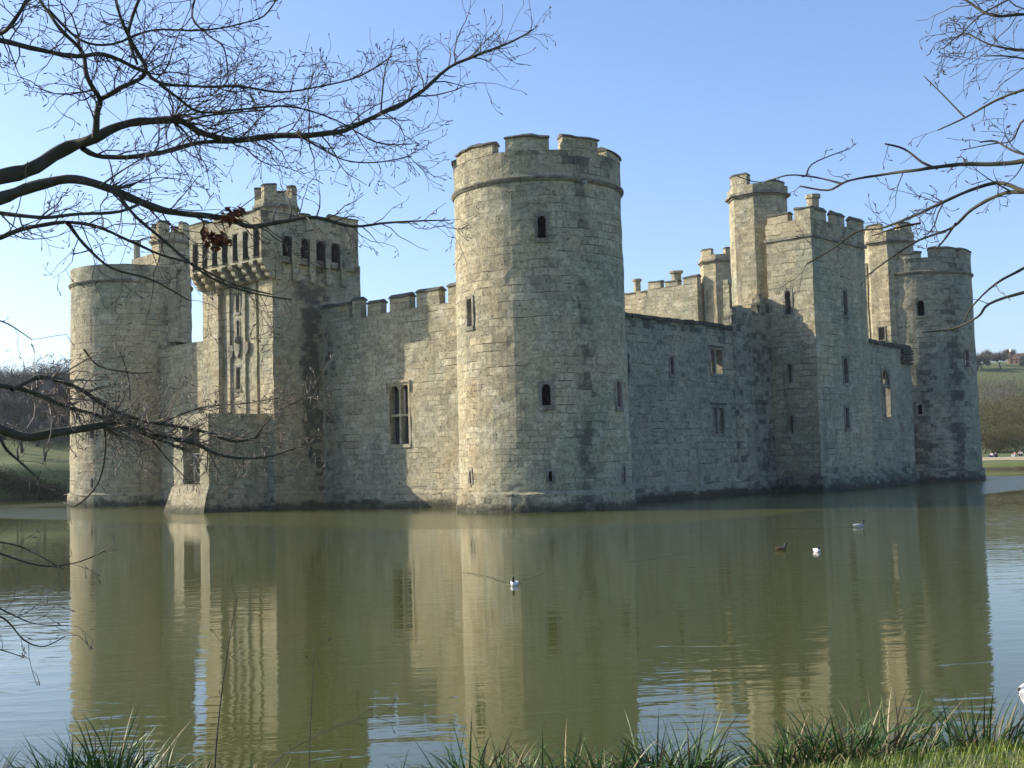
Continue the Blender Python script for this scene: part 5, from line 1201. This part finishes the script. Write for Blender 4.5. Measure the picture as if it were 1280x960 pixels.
def tussock(px, back, label, seed, n, h, spread, mixw, wide=0.009, droop=1.0, name='sedge_tussock', group='sedge tussocks along the near bank'):
    r = random.Random(seed); x, y = az_point(px, shore_t(px)-back); z = ground_z(x, y)
    o = empty(name, (x, y, z)); tag(o, label, 'tussock', group); mb = MB()
    for _ in range(n):
        mi = r.choices(range(4), (mixw[0], mixw[1], mixw[2]*1.6+.3, mixw[3]*1.8+.4))[0]; a = r.uniform(0, 2*pi); q = abs(r.gauss(0, spread)); p = V((q*cos(a)*1.25, q*sin(a)*.7, 0))
        p.z = ground_z(x+p.x, y+p.y)-z-0.03
        L = h*r.uniform(0.45, 1.1); lean = r.uniform(0.05, 0.55); d = V((cos(a)*lean+r.gauss(0, .15), sin(a)*lean+r.gauss(0, .15), 1)).normalized()
        side = d.cross(V((cos(a), sin(a), 0.01)));
        if side.length < .01: side = V((1, 0, 0))
        side.normalize(); side = (side+rvec(r)*.4).normalized(); w = wide*r.uniform(.6, 1.3); k = 7; pp = p; P = [p.copy()]; dr = r.uniform(.03, .20)*droop
        for i in range(k):
            t = (i+1)/k; out = V((d.x, d.y, 0)); d = (d+V((0, 0, -1))*dr*t*2.0+(out.normalized() if out.length > 0 else out)*dr*t).normalized(); pp = pp+d*L/k; P.append(pp.copy())
        if mi >= 2 and r.random() < .35:
            for i in range(4, k+1): P[i] = P[4]+V((d.x*.3, d.y*.3, -.7))*(i-4)*L/k*.8
        for i in range(k):
            w0 = w*(1-(i/k)**2.2); w1 = w*(1-((i+1)/k)**2.2)
            mb.face([P[i]-side*w0, P[i]+side*w0, P[i+1]+side*w1, P[i+1]-side*w1], None, 0, mi)
    mb.build('blades', BM, o); return o
TU = [ # px, back, blades, height, spread, mix
 (-20, .35, 150, .62, .16, (6, 3, 1, 1), 'sedge tussock cut by the left edge'),
 (22, .30, 120, .50, .14, (5, 4, 1, 1), 'short sedge tussock near the left corner'),
 (75, .45, 220, .66, .17, (7, 3, .6, .5), 'dark sedge tussock left of the tallest blade at lower left'),
 (130, .40, 280, .80, .18, (7, 3, .5, .5), 'tall dark green sedge tussock at lower left'),
 (178, .50, 180, .60, .16, (6, 3, 1, 1), 'dark sedge tussock right of the tall one at lower left'),
 (232, .55, 110, .46, .16, (4, 5, 1, 1), 'low grass tuft left of the bare sapling'),
 (300, .60, 120, .46, .18, (4, 5, 1, 1), 'low grass tuft right of the bare sapling'),
 (372, .70, 70, .40, .2, (4, 5, 1, 1), 'sparse low tuft under the second sapling'),
 (490, .60, 26, .50, .07, (4, 5, 1, 0), 'few upright blades standing apart at bottom centre'),
 (578, .35, 170, .72, .12, (7, 3, .8, .6), 'arching sedge tussock at bottom centre, leftmost of three'),
 (625, .45, 150, .58, .15, (5, 3, 1.5, 1), 'lower sedge between the first and second tussock at bottom centre'),
 (690, .35, 190, .64, .15, (3, 5, 4, 1), 'yellowing sedge tussock at bottom centre with straw blades'),
 (740, .45, 150, .60, .14, (4, 4, 2.5, 1), 'sedge tussock between the yellowing and the dark one'),
 (800, .30, 190, .74, .12, (7, 3, .6, .4), 'tall dark sedge tussock right of bottom centre'),
 (848, .40, 180, .70, .13, (7, 3, .8, .6), 'dark spiky sedge tussock beside the gap of open water'),
 (950, .30, 170, .66, .13, (5, 4, 2, 1), 'green sedge tussock at the right end of the gap of open water'),
 (992, .30, 240, .74, .15, (5, 4, 2.5, 1), 'sedge tussock with upright pale stalks at lower right'),
 (1035, .35, 280, .78, .16, (6, 4, 2, 1.5), 'largest green sedge tussock at lower right'),
 (1080, .30, 260, .82, .15, (5, 4, 3, 2), 'tallest sedge tussock at lower right with mixed dead blades'),
 (1125, .25, 200, .62, .15, (2, 3, 5, 2), 'pale dry sedge tussock at lower right'),
 (1168, .30, 230, .74, .15, (4, 4, 4, 2), 'half green half dry sedge tussock at lower right'),
 (1205, .30, 260, .82, .14, (6, 4, 2, 2), 'deep green sedge tussock near the right edge'),
 (1245, .40, 220, .68, .16, (4, 2, 2, 5), 'brown leaning sedge tussock at the right edge'),
 (1285, .45, 200, .62, .16, (3, 2, 2, 5), 'brown sedge tussock cut by the right edge'),
 (1010, .75, 200, .42, .2, (3, 5, 3, 2), 'short sedge in front of the upright pale stalks'),
 (1060, .80, 200, .40, .2, (4, 4, 3, 2), 'short sedge in front of the largest tussock'),
]
for k, (px, bk, n, h, sp, mx, lab) in enumerate(TU): tussock(px, bk, lab, 900+k, int(n*1.35), h*(1.0 if px < 900 else 1.02 if h > .5 and px < 1215 else .58 if px > 1225 else .8), sp*.8, mx)
def sapling(px, back, pts, label, seed, th):
    r = random.Random(seed); x, y = az_point(px, shore_t(px)-back); z = ground_z(x, y); o = empty('sapling', (x, y, z)); tag(o, label, 'sapling')
    P, Q = smooth_line([V((a, b, c)) for a, b, c in pts], [th*(1-0.7*i/(len(pts)-1)) for i in range(len(pts))], 4)
    b = MB(); b.tube(P, Q, 6); b.build('stem', M['twig'], o, smooth=True)
    tw = MB()
    for i in range(len(P)//3, len(P), 2): d = (P[i]-P[i-1]).normalized(); a = d.cross(rvec(r)).normalized(); grow(tw, r, P[i], d+a*.8, r.uniform(.06, .2), .0016, 0, seg=.03)
    tw.build('twigs', M['twig'], o)
sapling(262, .5, [(0, 0, -.05), (.02, 0, .4), (.05, .03, .8), (.10, .06, 1.15), (.14, .1, 1.42)], 'thin bare sapling leaning right at lower left', 31, .007)
sapling(380, .6, [(0, 0, -.05), (.0, 0, .4), (.01, .02, .8), (.02, .03, 1.02)], 'short bare sapling left of the open water gap', 32, .004)
sapling(300, .7, [(0, 0, -.05), (.15, .1, .32), (.42, .3, .52), (.62, .45, .60), (.72, .6, .55)], 'bent bare twig arching over the low tufts', 33, .004)
# lawn at lower right
r = random.Random(77); mb = MB()
for _ in range(9000):
    px = r.uniform(900, 1420); t = r.uniform(5.4, shore_t(px)-.35); x, y = az_point(px, t); z = ground_z(x, y); a = r.uniform(0, 2*pi); h = r.uniform(.03, .085); w = .003
    e = V((x+cos(a)*h*.6, y+sin(a)*h*.6, z+h)); s_ = V((-sin(a), cos(a), 0))*w; p = V((x, y, z-.01)); mb.face([p-s_, p+s_, e], None, 0, r.choice((0, 1, 1, 1)))
LM = [leaf_mat('lawn_dark', (0.08, 0.13, 0.02), (0.11, 0.16, 0.03)), leaf_mat('lawn_light', (0.15, 0.22, 0.015), (0.21, 0.23, 0.02))]
tag(mb.build('lawn_grass', LM), 'short sunlit grass on the near bank at lower right', 'grass', None, 'stuff')

# ------------------------------------------------------------------ spring haze over the valley
hm_ = bpy.data.materials.new('haze'); hm_.use_nodes = True; hn = hm_.node_tree; hn.nodes.clear()
ho = hn.nodes.new('ShaderNodeOutputMaterial'); pv = hn.nodes.new('ShaderNodeVolumePrincipled'); hn.links.new(pv.outputs[0], ho.inputs['Volume'])
pv.inputs['Color'].default_value = (0.90, 0.95, 1.0, 1); pv.inputs['Density'].default_value = 0.00016; pv.inputs['Anisotropy'].default_value = 0.2
b = MB(); b.box(-1550, 1550, -1550, 2560, -3.5, 60.0); tag(b.build('haze', hm_), kind='stuff')
